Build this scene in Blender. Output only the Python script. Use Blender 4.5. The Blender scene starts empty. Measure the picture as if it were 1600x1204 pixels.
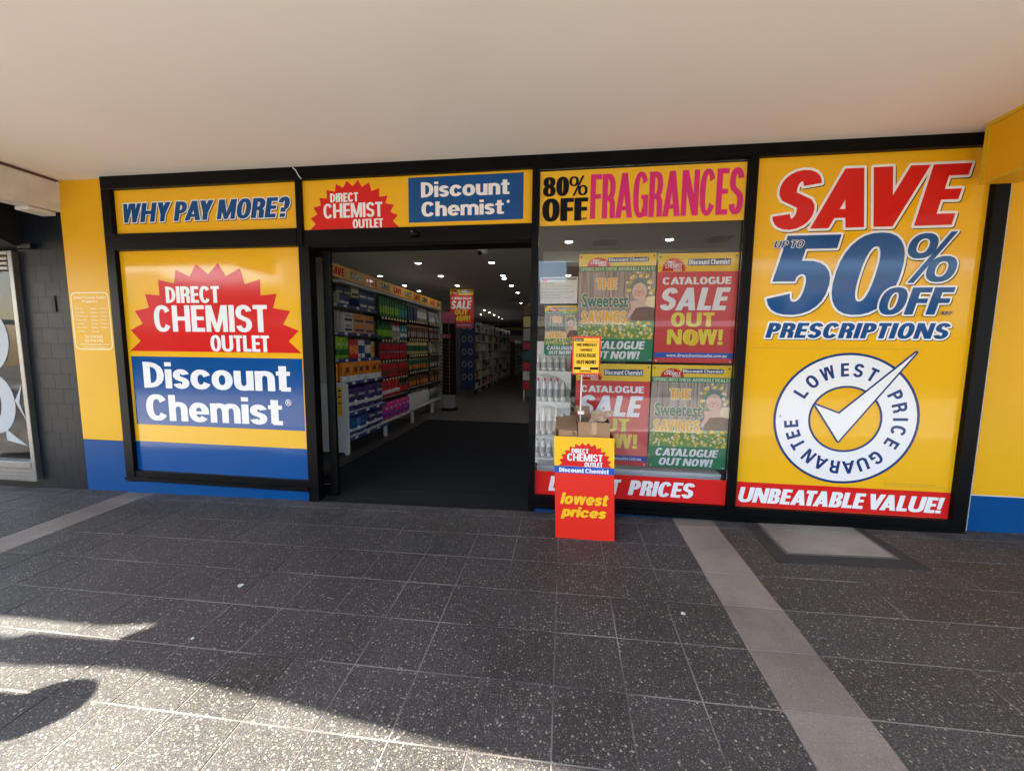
import bpy, math, random
from mathutils import Vector, Matrix
from mathutils.geometry import delaunay_2d_cdt
random.seed(7)
SC = bpy.context.scene
COL = SC.collection
# ---------------------------------------------------------------- camera, sky, sun, exposure
CAMLOC = Vector((0.0, -3.6917, 1.6))
AX_R = Vector((0.990897, 0.134229, 0.0102833)).normalized()
AX_U = Vector((-0.023547, 0.097604, 0.9949467)).normalized()
AX_F = Vector((-0.132547, 0.986132, -0.0998763)).normalized()
FPX = 606.996
cd = bpy.data.cameras.new('camera')
cd.sensor_width = 36; cd.lens = FPX / 1600 * 36; cd.clip_start = 0.05; cd.clip_end = 500
cam = bpy.data.objects.new('camera', cd); COL.objects.link(cam)
cam.matrix_world = Matrix(((AX_R.x, AX_U.x, -AX_F.x, CAMLOC.x), (AX_R.y, AX_U.y, -AX_F.y, CAMLOC.y), (AX_R.z, AX_U.z, -AX_F.z, CAMLOC.z), (0, 0, 0, 1)))
SC.camera = cam
SUN_TO = Vector((0.85, 0.53, 0)).normalized()      # horizontal heading of the light
SUN_EL = math.radians(44)
w = bpy.data.worlds.new('World'); SC.world = w; w.use_nodes = True
nt = w.node_tree
sky = nt.nodes.new('ShaderNodeTexSky'); sky.sky_type = 'NISHITA'; sky.sun_disc = False
sky.sun_elevation = SUN_EL; sky.sun_rotation = math.atan2(-SUN_TO.x, -SUN_TO.y); sky.air_density = 1.0; sky.dust_density = 1.5
nt.links.new(sky.outputs[0], nt.nodes['Background'].inputs[0]); nt.nodes['Background'].inputs[1].default_value = 0.12
sl = bpy.data.lights.new('sun', 'SUN'); sl.energy = 5.0; sl.angle = math.radians(0.53); sl.color = (1.0, 0.91, 0.78)
so = bpy.data.objects.new('sun', sl); COL.objects.link(so)
ldir = Vector((SUN_TO.x * math.cos(SUN_EL), SUN_TO.y * math.cos(SUN_EL), -math.sin(SUN_EL)))
so.rotation_euler = ldir.to_track_quat('-Z', 'Y').to_euler(); so.location = (-8, -8, 12)
SC.view_settings.view_transform = 'Standard'; SC.view_settings.look = 'None'
SC.view_settings.exposure = 3.24; SC.view_settings.gamma = 1.0; SC.view_settings.use_curve_mapping = False
SC.render.engine = 'CYCLES'
SC.cycles.max_bounces = 10; SC.cycles.diffuse_bounces = 6; SC.cycles.glossy_bounces = 4; SC.cycles.transparent_max_bounces = 12
SC.cycles.caustics_reflective = False; SC.cycles.caustics_refractive = False
SC.cycles.use_denoising = True

# ---------------------------------------------------------------- helpers
def ray(u, v): return AX_F + (u - 800) / FPX * AX_R - (v - 602) / FPX * AX_U
def P(u, v, y=0.0):
    d = ray(u, v); t = (y - CAMLOC.y) / d.y
    return CAMLOC + d * t
def ground_z(x, y): return 0.0199 * x + 0.03375 * y
CROPS = {1: (0, 220, 3.168), 2: (0, 500, 3.168), 3: (450, 230, 4.0), 4: (480, 380, 6.69), 5: (480, 550, 5.233), 7: (830, 240, 4.014), 8: (830, 520, 3.541),
         11: (1130, 200, 3.404), 12: (1130, 520, 3.168), 13: (1010, 390, 6.3375), 14: (1010, 560, 6.687), 15: (840, 480, 8.42), 16: (860, 570, 7.08)}
def K(c, u, v):
    a = CROPS[c]; return (a[0] + u / a[2], a[1] + v / a[2])
def box_of(c, tl, tr, bl, br, y=0.0):
    """four measured corners -> (x0, x1, z0, z1) on the upright plane y"""
    a, b, d, e = [P(*K(c, *q), y) for q in (tl, tr, bl, br)]
    return ((a.x + d.x) / 2, (b.x + e.x) / 2, (d.z + e.z) / 2, (a.z + b.z) / 2)

def obj(name, verts, faces, m, parent=None, loc=None):
    off = Vector((0, 0, 0)) if parent is None else Vector(parent.location)
    if loc is not None: off = Vector(loc)
    me = bpy.data.meshes.new(name)
    me.from_pydata([tuple(Vector(v) - off) for v in verts], [], faces)
    mats = m if isinstance(m, (list, tuple)) else [m]
    for q in mats: me.materials.append(q)
    me.update()
    o = bpy.data.objects.new(name, me); COL.objects.link(o)
    if parent is not None: o.parent = parent
    if loc is not None and parent is None: o.location = loc
    return o
class MB:
    def __init__(s): s.v = []; s.f = []; s.mi = []
    def poly(s, vs, fs, mi=0):
        n = len(s.v); s.v += [tuple(q) for q in vs]
        for f in fs: s.f.append([n + i for i in f]); s.mi.append(mi)
    def box(s, x0, x1, y0, y1, z0, z1, mi=0, bev=0.0):
        if bev <= 0:
            s.poly([(x0, y0, z0), (x1, y0, z0), (x1, y1, z0), (x0, y1, z0), (x0, y0, z1), (x1, y0, z1), (x1, y1, z1), (x0, y1, z1)],
                   [(3, 2, 1, 0), (4, 5, 6, 7), (0, 1, 5, 4), (1, 2, 6, 5), (2, 3, 7, 6), (3, 0, 4, 7)], mi)
            return
        b = bev
        X = (x0, x1); Yy = (y0, y1); Z = (z0, z1); vid = {}; vs = []
        for i in (0, 1):
            for j in (0, 1):
                for k in (0, 1):
                    sx = 1 if i == 0 else -1; sy = 1 if j == 0 else -1; sz = 1 if k == 0 else -1
                    for a, p in (('x', (X[i], Yy[j] + sy * b, Z[k] + sz * b)), ('y', (X[i] + sx * b, Yy[j], Z[k] + sz * b)), ('z', (X[i] + sx * b, Yy[j] + sy * b, Z[k]))):
                        vid[(i, j, k, a)] = len(vs); vs.append(p)
        fs = []
        for i in (0, 1): fs.append([vid[(i, j, k, 'x')] for j, k in ((0, 0), (0, 1), (1, 1), (1, 0))][::(1 if i == 0 else -1)])
        for j in (0, 1): fs.append([vid[(i, j, k, 'y')] for i, k in ((0, 0), (1, 0), (1, 1), (0, 1))][::(1 if j == 0 else -1)])
        for k in (0, 1): fs.append([vid[(i, j, k, 'z')] for i, j in ((0, 0), (0, 1), (1, 1), (1, 0))][::(1 if k == 0 else -1)])
        for j in (0, 1):
            for k in (0, 1): fs.append([vid[(0, j, k, 'y')], vid[(1, j, k, 'y')], vid[(1, j, k, 'z')], vid[(0, j, k, 'z')]])
        for i in (0, 1):
            for k in (0, 1): fs.append([vid[(i, 0, k, 'x')], vid[(i, 1, k, 'x')], vid[(i, 1, k, 'z')], vid[(i, 0, k, 'z')]])
        for i in (0, 1):
            for j in (0, 1): fs.append([vid[(i, j, 0, 'x')], vid[(i, j, 1, 'x')], vid[(i, j, 1, 'y')], vid[(i, j, 0, 'y')]])
        for i in (0, 1):
            for j in (0, 1):
                for k in (0, 1): fs.append([vid[(i, j, k, a)] for a in 'xyz'])
        s.poly(vs, fs, mi)
    def lathe(s, cx, cy, prof, n=12, mi=0, sx=1.0, sy=1.0):
        vs = []; fs = []
        for r, z in prof:
            for i in range(n):
                a = 2 * math.pi * i / n; vs.append((cx + r * sx * math.cos(a), cy + r * sy * math.sin(a), z))
        for k in range(len(prof) - 1):
            for i in range(n):
                j = (i + 1) % n; fs.append((k * n + i, k * n + j, (k + 1) * n + j, (k + 1) * n + i))
        fs.append(tuple(range(n))[::-1]); fs.append(tuple(range((len(prof) - 1) * n, len(prof) * n)))
        s.poly(vs, fs, mi)
    def tube(s, a, b, r, n=8, mi=0):
        a = Vector(a); b = Vector(b); d = (b - a).normalized()
        x = d.orthogonal().normalized(); y = d.cross(x); vs = []
        for p in (a, b):
            for i in range(n):
                t = 2 * math.pi * i / n; vs.append(p + x * r * math.cos(t) + y * r * math.sin(t))
        s.poly(vs, [(i, (i + 1) % n, n + (i + 1) % n, n + i) for i in range(n)] + [tuple(range(n))[::-1], tuple(range(n, 2 * n))], mi)
    def build(s, name, m, parent=None, smooth=False):
        o = obj(name, s.v, s.f, m, parent)
        if any(s.mi):
            for p, i in zip(o.data.polygons, s.mi): p.material_index = i
        import bmesh
        bm = bmesh.new(); bm.from_mesh(o.data); bmesh.ops.recalc_face_normals(bm, faces=bm.faces); bm.to_mesh(o.data); bm.free()
        if smooth:
            for p in o.data.polygons: p.use_smooth = True
            o.data.set_sharp_from_angle(angle=math.radians(40))
        return o
def tag(o, label=None, cat=None, group=None, kind=None):
    if label: o['label'] = label
    if cat: o['category'] = cat
    if group: o['group'] = group
    if kind: o['kind'] = kind
    return o
def thing(name, label, cat, loc, group=None):
    o = bpy.data.objects.new(name, None); COL.objects.link(o); o.location = loc; o.empty_display_size = 0.1
    bpy.context.view_layer.update()
    return tag(o, label, cat, group)
def bx(name, x0, x1, y0, y1, z0, z1, m, parent=None, bev=0.0):
    b = MB(); b.box(x0, x1, y0, y1, z0, z1, 0, bev); return b.build(name, m, parent)
def dup(root, loc, label=None, group=None, rotz=None, scale=None):
    r = root.copy(); COL.objects.link(r); r.location = loc
    if rotz is not None: r.rotation_euler = (0, 0, rotz)
    if scale is not None: r.scale = scale
    if label: r['label'] = label
    if group: r['group'] = group
    for ch in list(root.children):
        c = ch.copy(); COL.objects.link(c); c.parent = r
        for g in list(ch.children):
            d = g.copy(); COL.objects.link(d); d.parent = c
    return r

# ---------------------------------------------------------------- materials
MATS = {}
def mat(name, col, rough=0.5, spec=0.5, metal=0.0, var=0.04, scale=6.0, bump=0.0, bscale=60.0, coat=0.0, emit=0.0, alpha=None):
    if name in MATS: return MATS[name]
    m = bpy.data.materials.new(name); m.use_nodes = True; n = m.node_tree; b = n.nodes['Principled BSDF']
    b.inputs['Roughness'].default_value = rough; b.inputs['Specular IOR Level'].default_value = spec; b.inputs['Metallic'].default_value = metal
    b.inputs['Coat Weight'].default_value = coat; b.inputs['Coat Roughness'].default_value = 0.05
    c = (*col, 1)
    if var > 0:
        tc = n.nodes.new('ShaderNodeNewGeometry'); nz = n.nodes.new('ShaderNodeTexNoise'); nz.inputs['Scale'].default_value = scale; nz.inputs['Detail'].default_value = 5
        n.links.new(tc.outputs['Position'], nz.inputs['Vector'])
        mx = n.nodes.new('ShaderNodeMix'); mx.data_type = 'RGBA'
        mx.inputs[6].default_value = tuple(q * (1 - var * 2) for q in col) + (1,); mx.inputs[7].default_value = tuple(min(1, q * (1 + var * 2)) for q in col) + (1,)
        n.links.new(nz.outputs[0], mx.inputs[0]); n.links.new(mx.outputs[2], b.inputs['Base Color'])
        mr = n.nodes.new('ShaderNodeMapRange'); mr.inputs[3].default_value = max(0, rough * 0.8); mr.inputs[4].default_value = min(1, rough * 1.25)
        n.links.new(nz.outputs[0], mr.inputs[0]); n.links.new(mr.outputs[0], b.inputs['Roughness'])
    else: b.inputs['Base Color'].default_value = c
    if bump > 0:
        g2 = n.nodes.new('ShaderNodeNewGeometry'); n2 = n.nodes.new('ShaderNodeTexNoise'); n2.inputs['Scale'].default_value = bscale; n2.inputs['Detail'].default_value = 4
        n.links.new(g2.outputs['Position'], n2.inputs['Vector'])
        bp = n.nodes.new('ShaderNodeBump'); bp.inputs['Strength'].default_value = bump; bp.inputs['Distance'].default_value = 0.01
        n.links.new(n2.outputs[0], bp.inputs['Height']); n.links.new(bp.outputs[0], b.inputs['Normal'])
    if emit > 0:
        b.inputs['Emission Color'].default_value = c; b.inputs['Emission Strength'].default_value = emit
    MATS[name] = m; return m
def glass_mat(name, tint=(0.99, 0.993, 0.99), ior=1.36, gcol=(1, 1, 1)):
    m = bpy.data.materials.new(name); m.use_nodes = True; n = m.node_tree; n.nodes.remove(n.nodes['Principled BSDF'])
    t = n.nodes.new('ShaderNodeBsdfTransparent'); t.inputs[0].default_value = (*tint, 1)
    g = n.nodes.new('ShaderNodeBsdfGlossy'); g.inputs['Roughness'].default_value = 0.008; g.inputs[0].default_value = (*gcol, 1)
    f = n.nodes.new('ShaderNodeFresnel'); f.inputs[0].default_value = ior
    mx = n.nodes.new('ShaderNodeMixShader'); n.links.new(f.outputs[0], mx.inputs[0]); n.links.new(t.outputs[0], mx.inputs[1]); n.links.new(g.outputs[0], mx.inputs[2])
    n.links.new(mx.outputs[0], n.nodes['Material Output'].inputs[0]); return m
YEL = (0.80, 0.43, 0.010); BLU = (0.003, 0.075, 0.30); RED = (0.62, 0.018, 0.014); WHT = (0.80, 0.80, 0.78)
m_yel = mat('yellow_vinyl', YEL, 0.08, 0.32, var=0.015, scale=1.3, bump=0.012, bscale=3)
m_yelp = mat('yellow_painted_panel', (0.72, 0.38, 0.010), 0.34, 0.16, var=0.03, scale=1.5, bump=0.03, bscale=2.5)
m_blu = mat('blue_vinyl', (0.0015, 0.066, 0.235), 0.09, 0.42, var=0.03, scale=2, bump=0.012, bscale=3)
m_blup = mat('blue_painted_panel', (0.001, 0.056, 0.19), 0.4, 0.12, var=0.06, scale=4)
m_red = mat('red_vinyl', RED, 0.10, 0.25, var=0.02)
m_wht = mat('white_vinyl', WHT, 0.2, 0.5, var=0.01)
m_dblu = mat('deep_blue_print', (0.001, 0.060, 0.21), 0.10, 0.35, var=0.02)
m_navy = mat('navy_print', (0.006, 0.03, 0.14), 0.2, var=0.01)
m_blk = mat('black_print', (0.007, 0.007, 0.007), 0.5, 0.12, var=0.0)
m_mag = mat('magenta_print', (0.62, 0.012, 0.16), 0.35, var=0.01)
m_yelm = mat('yellow_banner', (0.80, 0.45, 0.012), 0.45, var=0.01)
m_alu = mat('black_aluminium', (0.003, 0.0028, 0.0026), 0.36, 0.10, var=0.15, scale=9, bump=0.01)
m_alu2 = mat('silver_aluminium', (0.17, 0.165, 0.155), 0.38, 0.5, 0.75, var=0.12, scale=14)
m_soff = mat('soffit_paint', (0.84, 0.80, 0.74), 0.62, 0.35, var=0.025, scale=1.1, bump=0.10, bscale=1.6)
m_concw = mat('weathered_white_render', (0.62, 0.58, 0.53), 0.75, 0.3, var=0.16, scale=5, bump=0.25, bscale=22)
m_brown = mat('brown_flashing', (0.09, 0.035, 0.025), 0.6, var=0.15)
m_dtile = mat('charcoal_tile', (0.0085, 0.0100, 0.0128), 0.42, 0.12, var=0.14, scale=5, bump=0.05, bscale=30)
m_dgrout = mat('charcoal_grout', (0.0095, 0.010, 0.011), 0.9, 0.1, var=0.1)
m_dsteel = mat('dark_painted_steel', (0.012, 0.011, 0.0105), 0.6, 0.15, var=0.2)
m_card = mat('brown_cardboard', (0.33, 0.20, 0.105), 0.8, 0.25, var=0.1, scale=18, bump=0.08, bscale=70)
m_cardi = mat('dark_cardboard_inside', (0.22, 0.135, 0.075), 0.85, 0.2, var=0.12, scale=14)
m_kraft = mat('crumpled_kraft_paper', (0.40, 0.28, 0.19), 0.7, 0.3, var=0.15, scale=30, bump=0.4, bscale=35)
m_shw = mat('white_shelf_metal', (0.66, 0.66, 0.63), 0.4, var=0.04)
m_perf = mat('grey_perforated_steel', (0.42, 0.42, 0.39), 0.5, var=0.06)
m_ceil = mat('shop_ceiling_paint', (0.62, 0.61, 0.57), 0.85, 0.2, var=0.02)
m_wall = mat('shop_wall_paint', (0.55, 0.54, 0.50), 0.8, 0.2, var=0.03)
m_mat = mat('black_entrance_mat', (0.010, 0.011, 0.013), 0.92, 0.15, var=0.25, scale=60, bump=0.6, bscale=260)
m_brass = mat('plain_dark', (0.03, 0.03, 0.03), 0.5)
m_print = mat('grey_fine_print', (0.30, 0.22, 0.06), 0.5, var=0.0)
m_cream = mat('cream_print', (0.86, 0.72, 0.42), 0.4, var=0.02)
m_paper = mat('notice_paper', (0.70, 0.68, 0.60), 0.6, var=0.03)
m_green = mat('poster_green', (0.016, 0.19, 0.075), 0.3, var=0.03)
m_postred = mat('poster_red', (0.60, 0.035, 0.035), 0.3, var=0.02)
m_posty = mat('poster_yellow', (0.80, 0.53, 0.02), 0.3, var=0.02)
m_orange = mat('poster_orange', (0.82, 0.40, 0.05), 0.3, var=0.08)
m_cardy = mat('card_yellow', (0.9, 0.52, 0.01), 0.45, var=0.02)
m_cardr = mat('card_red_edge', (0.62, 0.03, 0.012), 0.35, var=0.03)
m_binr = mat('bin_red', (0.68, 0.022, 0.010), 0.38, 0.45, var=0.03, scale=3)
m_biny = mat('bin_yellow', (0.82, 0.47, 0.010), 0.38, 0.45, var=0.02, scale=3)
m_binb = mat('bin_blue', (0.006, 0.075, 0.38), 0.38, 0.45, var=0.02, scale=3)
m_lime = mat('poster_lime', (0.78, 0.63, 0.04), 0.35, var=0.05)
m_skin = mat('poster_skin', (0.74, 0.47, 0.36), 0.35, var=0.06, scale=30)
m_skin2 = mat('poster_skin_shade', (0.40, 0.19, 0.13), 0.35, var=0.06, scale=30)
m_teal = mat('poster_teal', (0.035, 0.16, 0.11), 0.35, var=0.08, scale=30)
m_bask = mat('poster_basket', (0.17, 0.085, 0.045), 0.4, var=0.3, scale=60)
m_moss = mat('poster_moss', (0.16, 0.30, 0.05), 0.35, var=0.35, scale=40)
m_glass = glass_mat('shop_glass')
m_sleeve = glass_mat('clear_pvc_sleeve', (0.99, 0.99, 0.985), 1.12)

def wood_bg_mat():
    m = bpy.data.materials.new('poster_wood_boards'); m.use_nodes = True; n = m.node_tree; b = n.nodes['Principled BSDF']
    g = n.nodes.new('ShaderNodeNewGeometry'); mp = n.nodes.new('ShaderNodeMapping'); mp.inputs['Scale'].default_value = (60, 1, 1.5)
    nz = n.nodes.new('ShaderNodeTexNoise'); nz.inputs['Scale'].default_value = 1.0; nz.inputs['Detail'].default_value = 4
    r = n.nodes.new('ShaderNodeValToRGB'); r.color_ramp.elements[0].color = (0.16, 0.115, 0.085, 1); r.color_ramp.elements[1].color = (0.52, 0.43, 0.35, 1)
    r.color_ramp.elements[0].position = 0.35; r.color_ramp.elements[1].position = 0.65
    n.links.new(g.outputs['Position'], mp.inputs[0]); n.links.new(mp.outputs[0], nz.inputs['Vector']); n.links.new(nz.outputs[0], r.inputs[0]); n.links.new(r.outputs[0], b.inputs['Base Color'])
    b.inputs['Roughness'].default_value = 0.3; return m
m_wood = wood_bg_mat()

def terrazzo(name, base, chip, chipf=1.0, grain=(0.25, 1.8), gsc=130):
    m = bpy.data.materials.new(name); m.use_nodes = True; n = m.node_tree; b = n.nodes['Principled BSDF']; L = n.links.new
    g = n.nodes.new('ShaderNodeNewGeometry')
    oi = n.nodes.new('ShaderNodeObjectInfo')
    def vor(sc, lo, hi, keep):
        v = n.nodes.new('ShaderNodeTexVoronoi'); v.inputs['Scale'].default_value = sc; L(g.outputs['Position'], v.inputs['Vector'])
        # irregular edge
        nz = n.nodes.new('ShaderNodeTexNoise'); nz.inputs['Scale'].default_value = sc * 2.2; L(g.outputs['Position'], nz.inputs['Vector'])
        ad = n.nodes.new('ShaderNodeMath'); ad.operation = 'MULTIPLY_ADD'; ad.inputs[1].default_value = 0.35; L(nz.outputs[0], ad.inputs[0]); L(v.outputs['Distance'], ad.inputs[2])
        mr = n.nodes.new('ShaderNodeMapRange'); mr.inputs[1].default_value = hi + 0.17; mr.inputs[2].default_value = lo + 0.17; mr.interpolation_type = 'SMOOTHSTEP'; L(ad.outputs[0], mr.inputs[0])
        sp = n.nodes.new('ShaderNodeSeparateColor'); L(v.outputs['Color'], sp.inputs[0])
        gt = n.nodes.new('ShaderNodeMath'); gt.operation = 'GREATER_THAN'; gt.inputs[1].default_value = 1 - keep; L(sp.outputs[0], gt.inputs[0])
        mu = n.nodes.new('ShaderNodeMath'); mu.operation = 'MULTIPLY'; L(mr.outputs[0], mu.inputs[0]); L(gt.outputs[0], mu.inputs[1])
        m2 = n.nodes.new('ShaderNodeMath'); m2.operation = 'MULTIPLY'; L(mu.outputs[0], m2.inputs[0])
        br = n.nodes.new('ShaderNodeMapRange'); br.inputs[3].default_value = 0.25; br.inputs[4].default_value = 1.0; L(sp.outputs[1], br.inputs[0]); L(br.outputs[0], m2.inputs[1])
        return m2.outputs[0], sp
    a, s1 = vor(50, 0.22, 0.30, 0.46 * chipf); c, s2 = vor(100, 0.24, 0.36, 0.6 * chipf); d, s3 = vor(230, 0.25, 0.45, 0.6 * chipf)
    big = n.nodes.new('ShaderNodeTexNoise'); big.inputs['Scale'].default_value = 1.3; big.inputs['Detail'].default_value = 6; big.inputs['Roughness'].default_value = 0.65; L(g.outputs['Position'], big.inputs['Vector'])
    fine = n.nodes.new('ShaderNodeTexNoise'); fine.inputs['Scale'].default_value = gsc; fine.inputs['Detail'].default_value = 3; L(g.outputs['Position'], fine.inputs['Vector'])
    mr = n.nodes.new('ShaderNodeMapRange'); mr.inputs[1].default_value = 0.3; mr.inputs[2].default_value = 0.7; mr.inputs[3].default_value = 0.66; mr.inputs[4].default_value = 1.4; L(big.outputs[0], mr.inputs[0])
    m3 = n.nodes.new('ShaderNodeMapRange'); m3.inputs[1].default_value = 0.3; m3.inputs[2].default_value = 0.7; m3.inputs[3].default_value = grain[0]; m3.inputs[4].default_value = grain[1]; L(fine.outputs[0], m3.inputs[0])
    m4 = n.nodes.new('ShaderNodeMapRange'); m4.inputs[3].default_value = 0.80; m4.inputs[4].default_value = 1.20; L(oi.outputs['Random'], m4.inputs[0])
    mm = n.nodes.new('ShaderNodeMath'); mm.operation = 'MULTIPLY'; L(mr.outputs[0], mm.inputs[0]); L(m3.outputs[0], mm.inputs[1])
    mn = n.nodes.new('ShaderNodeMath'); mn.operation = 'MULTIPLY'; L(mm.outputs[0], mn.inputs[0]); L(m4.outputs[0], mn.inputs[1])
    vm = n.nodes.new('ShaderNodeVectorMath'); vm.operation = 'SCALE'; vm.inputs[0].default_value = base; L(mn.outputs[0], vm.inputs['Scale'])
    cur = vm.outputs[0]
    for o, f in ((d, 0.35), (c, 0.55), (a, 0.85)):
        mx = n.nodes.new('ShaderNodeMix'); mx.data_type = 'RGBA'; mx.inputs[7].default_value = (*chip, 1)
        k = n.nodes.new('ShaderNodeMath'); k.operation = 'MULTIPLY'; k.inputs[1].default_value = f; L(o, k.inputs[0]); L(k.outputs[0], mx.inputs[0]); L(cur, mx.inputs[6]); cur = mx.outputs[2]
    # scattered old gum spots and dark stains
    st = n.nodes.new('ShaderNodeTexVoronoi'); st.inputs['Scale'].default_value = 3.2; L(g.outputs['Position'], st.inputs['Vector'])
    ss = n.nodes.new('ShaderNodeSeparateColor'); L(st.outputs['Color'], ss.inputs[0])
    nz = n.nodes.new('ShaderNodeTexNoise'); nz.inputs['Scale'].default_value = 30; L(g.outputs['Position'], nz.inputs['Vector'])
    sd = n.nodes.new('ShaderNodeMath'); sd.operation = 'MULTIPLY_ADD'; sd.inputs[1].default_value = 0.06; L(nz.outputs[0], sd.inputs[0]); L(st.outputs['Distance'], sd.inputs[2])
    sm = n.nodes.new('ShaderNodeMapRange'); sm.inputs[1].default_value = 0.115; sm.inputs[2].default_value = 0.07; sm.inputs[3].default_value = 0; sm.inputs[4].default_value = 0.55; L(sd.outputs[0], sm.inputs[0])
    gt = n.nodes.new('ShaderNodeMath'); gt.operation = 'GREATER_THAN'; gt.inputs[1].default_value = 0.55; L(ss.outputs[0], gt.inputs[0])
    mu = n.nodes.new('ShaderNodeMath'); mu.operation = 'MULTIPLY'; L(sm.outputs[0], mu.inputs[0]); L(gt.outputs[0], mu.inputs[1])
    mx = n.nodes.new('ShaderNodeMix'); mx.data_type = 'RGBA'; mx.inputs[7].default_value = (base[0] * 0.4, base[1] * 0.4, base[2] * 0.4, 1); L(mu.outputs[0], mx.inputs[0]); L(cur, mx.inputs[6]); cur = mx.outputs[2]
    # pale dust swept against the foot of the shopfront
    sx = n.nodes.new('ShaderNodeSeparateXYZ'); L(g.outputs['Position'], sx.inputs[0])
    dm = n.nodes.new('ShaderNodeMapRange'); dm.inputs[1].default_value = -0.42; dm.inputs[2].default_value = -0.02; L(sx.outputs[1], dm.inputs[0])
    dn = n.nodes.new('ShaderNodeTexNoise'); dn.inputs['Scale'].default_value = 4.5; dn.inputs['Detail'].default_value = 8; dn.inputs['Roughness'].default_value = 0.7; L(g.outputs['Position'], dn.inputs['Vector'])
    dr = n.nodes.new('ShaderNodeMapRange'); dr.inputs[1].default_value = 0.42; dr.inputs[2].default_value = 0.68; dr.inputs[4].default_value = 0.6; L(dn.outputs[0], dr.inputs[0])
    du = n.nodes.new('ShaderNodeMath'); du.operation = 'MULTIPLY'; L(dm.outputs[0], du.inputs[0]); L(dr.outputs[0], du.inputs[1])
    mx = n.nodes.new('ShaderNodeMix'); mx.data_type = 'RGBA'; mx.inputs[7].default_value = (0.13, 0.125, 0.12, 1); L(du.outputs[0], mx.inputs[0]); L(cur, mx.inputs[6]); cur = mx.outputs[2]
    L(cur, b.inputs['Base Color'])
    rr = n.nodes.new('ShaderNodeMapRange'); rr.inputs[3].default_value = 0.48; rr.inputs[4].default_value = 0.72; L(big.outputs[0], rr.inputs[0]); L(rr.outputs[0], b.inputs['Roughness'])
    b.inputs['Specular IOR Level'].default_value = 0.4
    bp = n.nodes.new('ShaderNodeBump'); bp.inputs['Strength'].default_value = 0.25; bp.inputs['Distance'].default_value = 0.002; L(fine.outputs[0], bp.inputs['Height']); L(bp.outputs[0], b.inputs['Normal'])
    return m
m_tile = terrazzo('dark_exposed_aggregate', (0.0200, 0.0193, 0.0202), (0.30, 0.275, 0.23))
m_tilel = terrazzo('pale_exposed_aggregate', (0.150, 0.128, 0.110), (0.20, 0.175, 0.155), 0.35, (0.72, 1.2), 210)
m_cover = terrazzo('pale_cover_infill', (0.165, 0.156, 0.142), (0.23, 0.22, 0.20), 0.2, (0.8, 1.15), 210)
def grout_mat():
    m = bpy.data.materials.new('pavement_grout'); m.use_nodes = True; n = m.node_tree; b = n.nodes['Principled BSDF']; L = n.links.new
    g = n.nodes.new('ShaderNodeNewGeometry'); nz = n.nodes.new('ShaderNodeTexNoise'); nz.inputs['Scale'].default_value = 1.4; nz.inputs['Detail'].default_value = 7
    L(g.outputs['Position'], nz.inputs['Vector']); r = n.nodes.new('ShaderNodeValToRGB')
    r.color_ramp.elements[0].position = 0.40; r.color_ramp.elements[0].color = (0.03, 0.028, 0.027, 1); r.color_ramp.elements[1].position = 0.56; r.color_ramp.elements[1].color = (0.17, 0.15, 0.135, 1)
    L(nz.outputs[0], r.inputs[0]); L(r.outputs[0], b.inputs['Base Color']); b.inputs['Roughness'].default_value = 0.9; return m
m_grout = grout_mat()
m_asph = mat('road_asphalt', (0.19, 0.18, 0.165), 0.9, 0.3, var=0.25, scale=30, bump=0.5, bscale=120)
m_kerb = mat('kerb_concrete', (0.36, 0.34, 0.31), 0.85, 0.3, var=0.15, scale=8, bump=0.3)

# ---------------------------------------------------------------- lettering built from shapes
def se(c): return c
def arc(cx, cy, rx, ry, a0, a1, n=10, p=2.3):
    out = []
    for i in range(n + 1):
        a = math.radians(a0 + (a1 - a0) * i / n); c = math.cos(a); s = math.sin(a)
        out.append((cx + rx * math.copysign(abs(c) ** (2 / p), c), cy + ry * math.copysign(abs(s) ** (2 / p), s)))
    return out
def R_(x0, y0, x1, y1): return [(x0, y0), (x1, y0), (x1, y1), (x0, y1)]
def band(cx, cy, rx, ry, a0, a1, s, b, n=12, p=2.3):
    o = arc(cx, cy, rx, ry, a0, a1, n, p); i = arc(cx, cy, rx - s, ry - b, a0, a1, n, p)
    return [[o[k], o[k + 1], i[k + 1], i[k]] for k in range(n)]
def bowl(x0, y0, x1, y1, n=10, p=2.3):
    rx = min((x1 - x0), (y1 - y0) * 0.62); 
    return [(x0, y0)] + arc(x1 - rx, (y0 + y1) / 2, rx, (y1 - y0) / 2, -90, 90, n, p) + [(x0, y1)]
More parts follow.
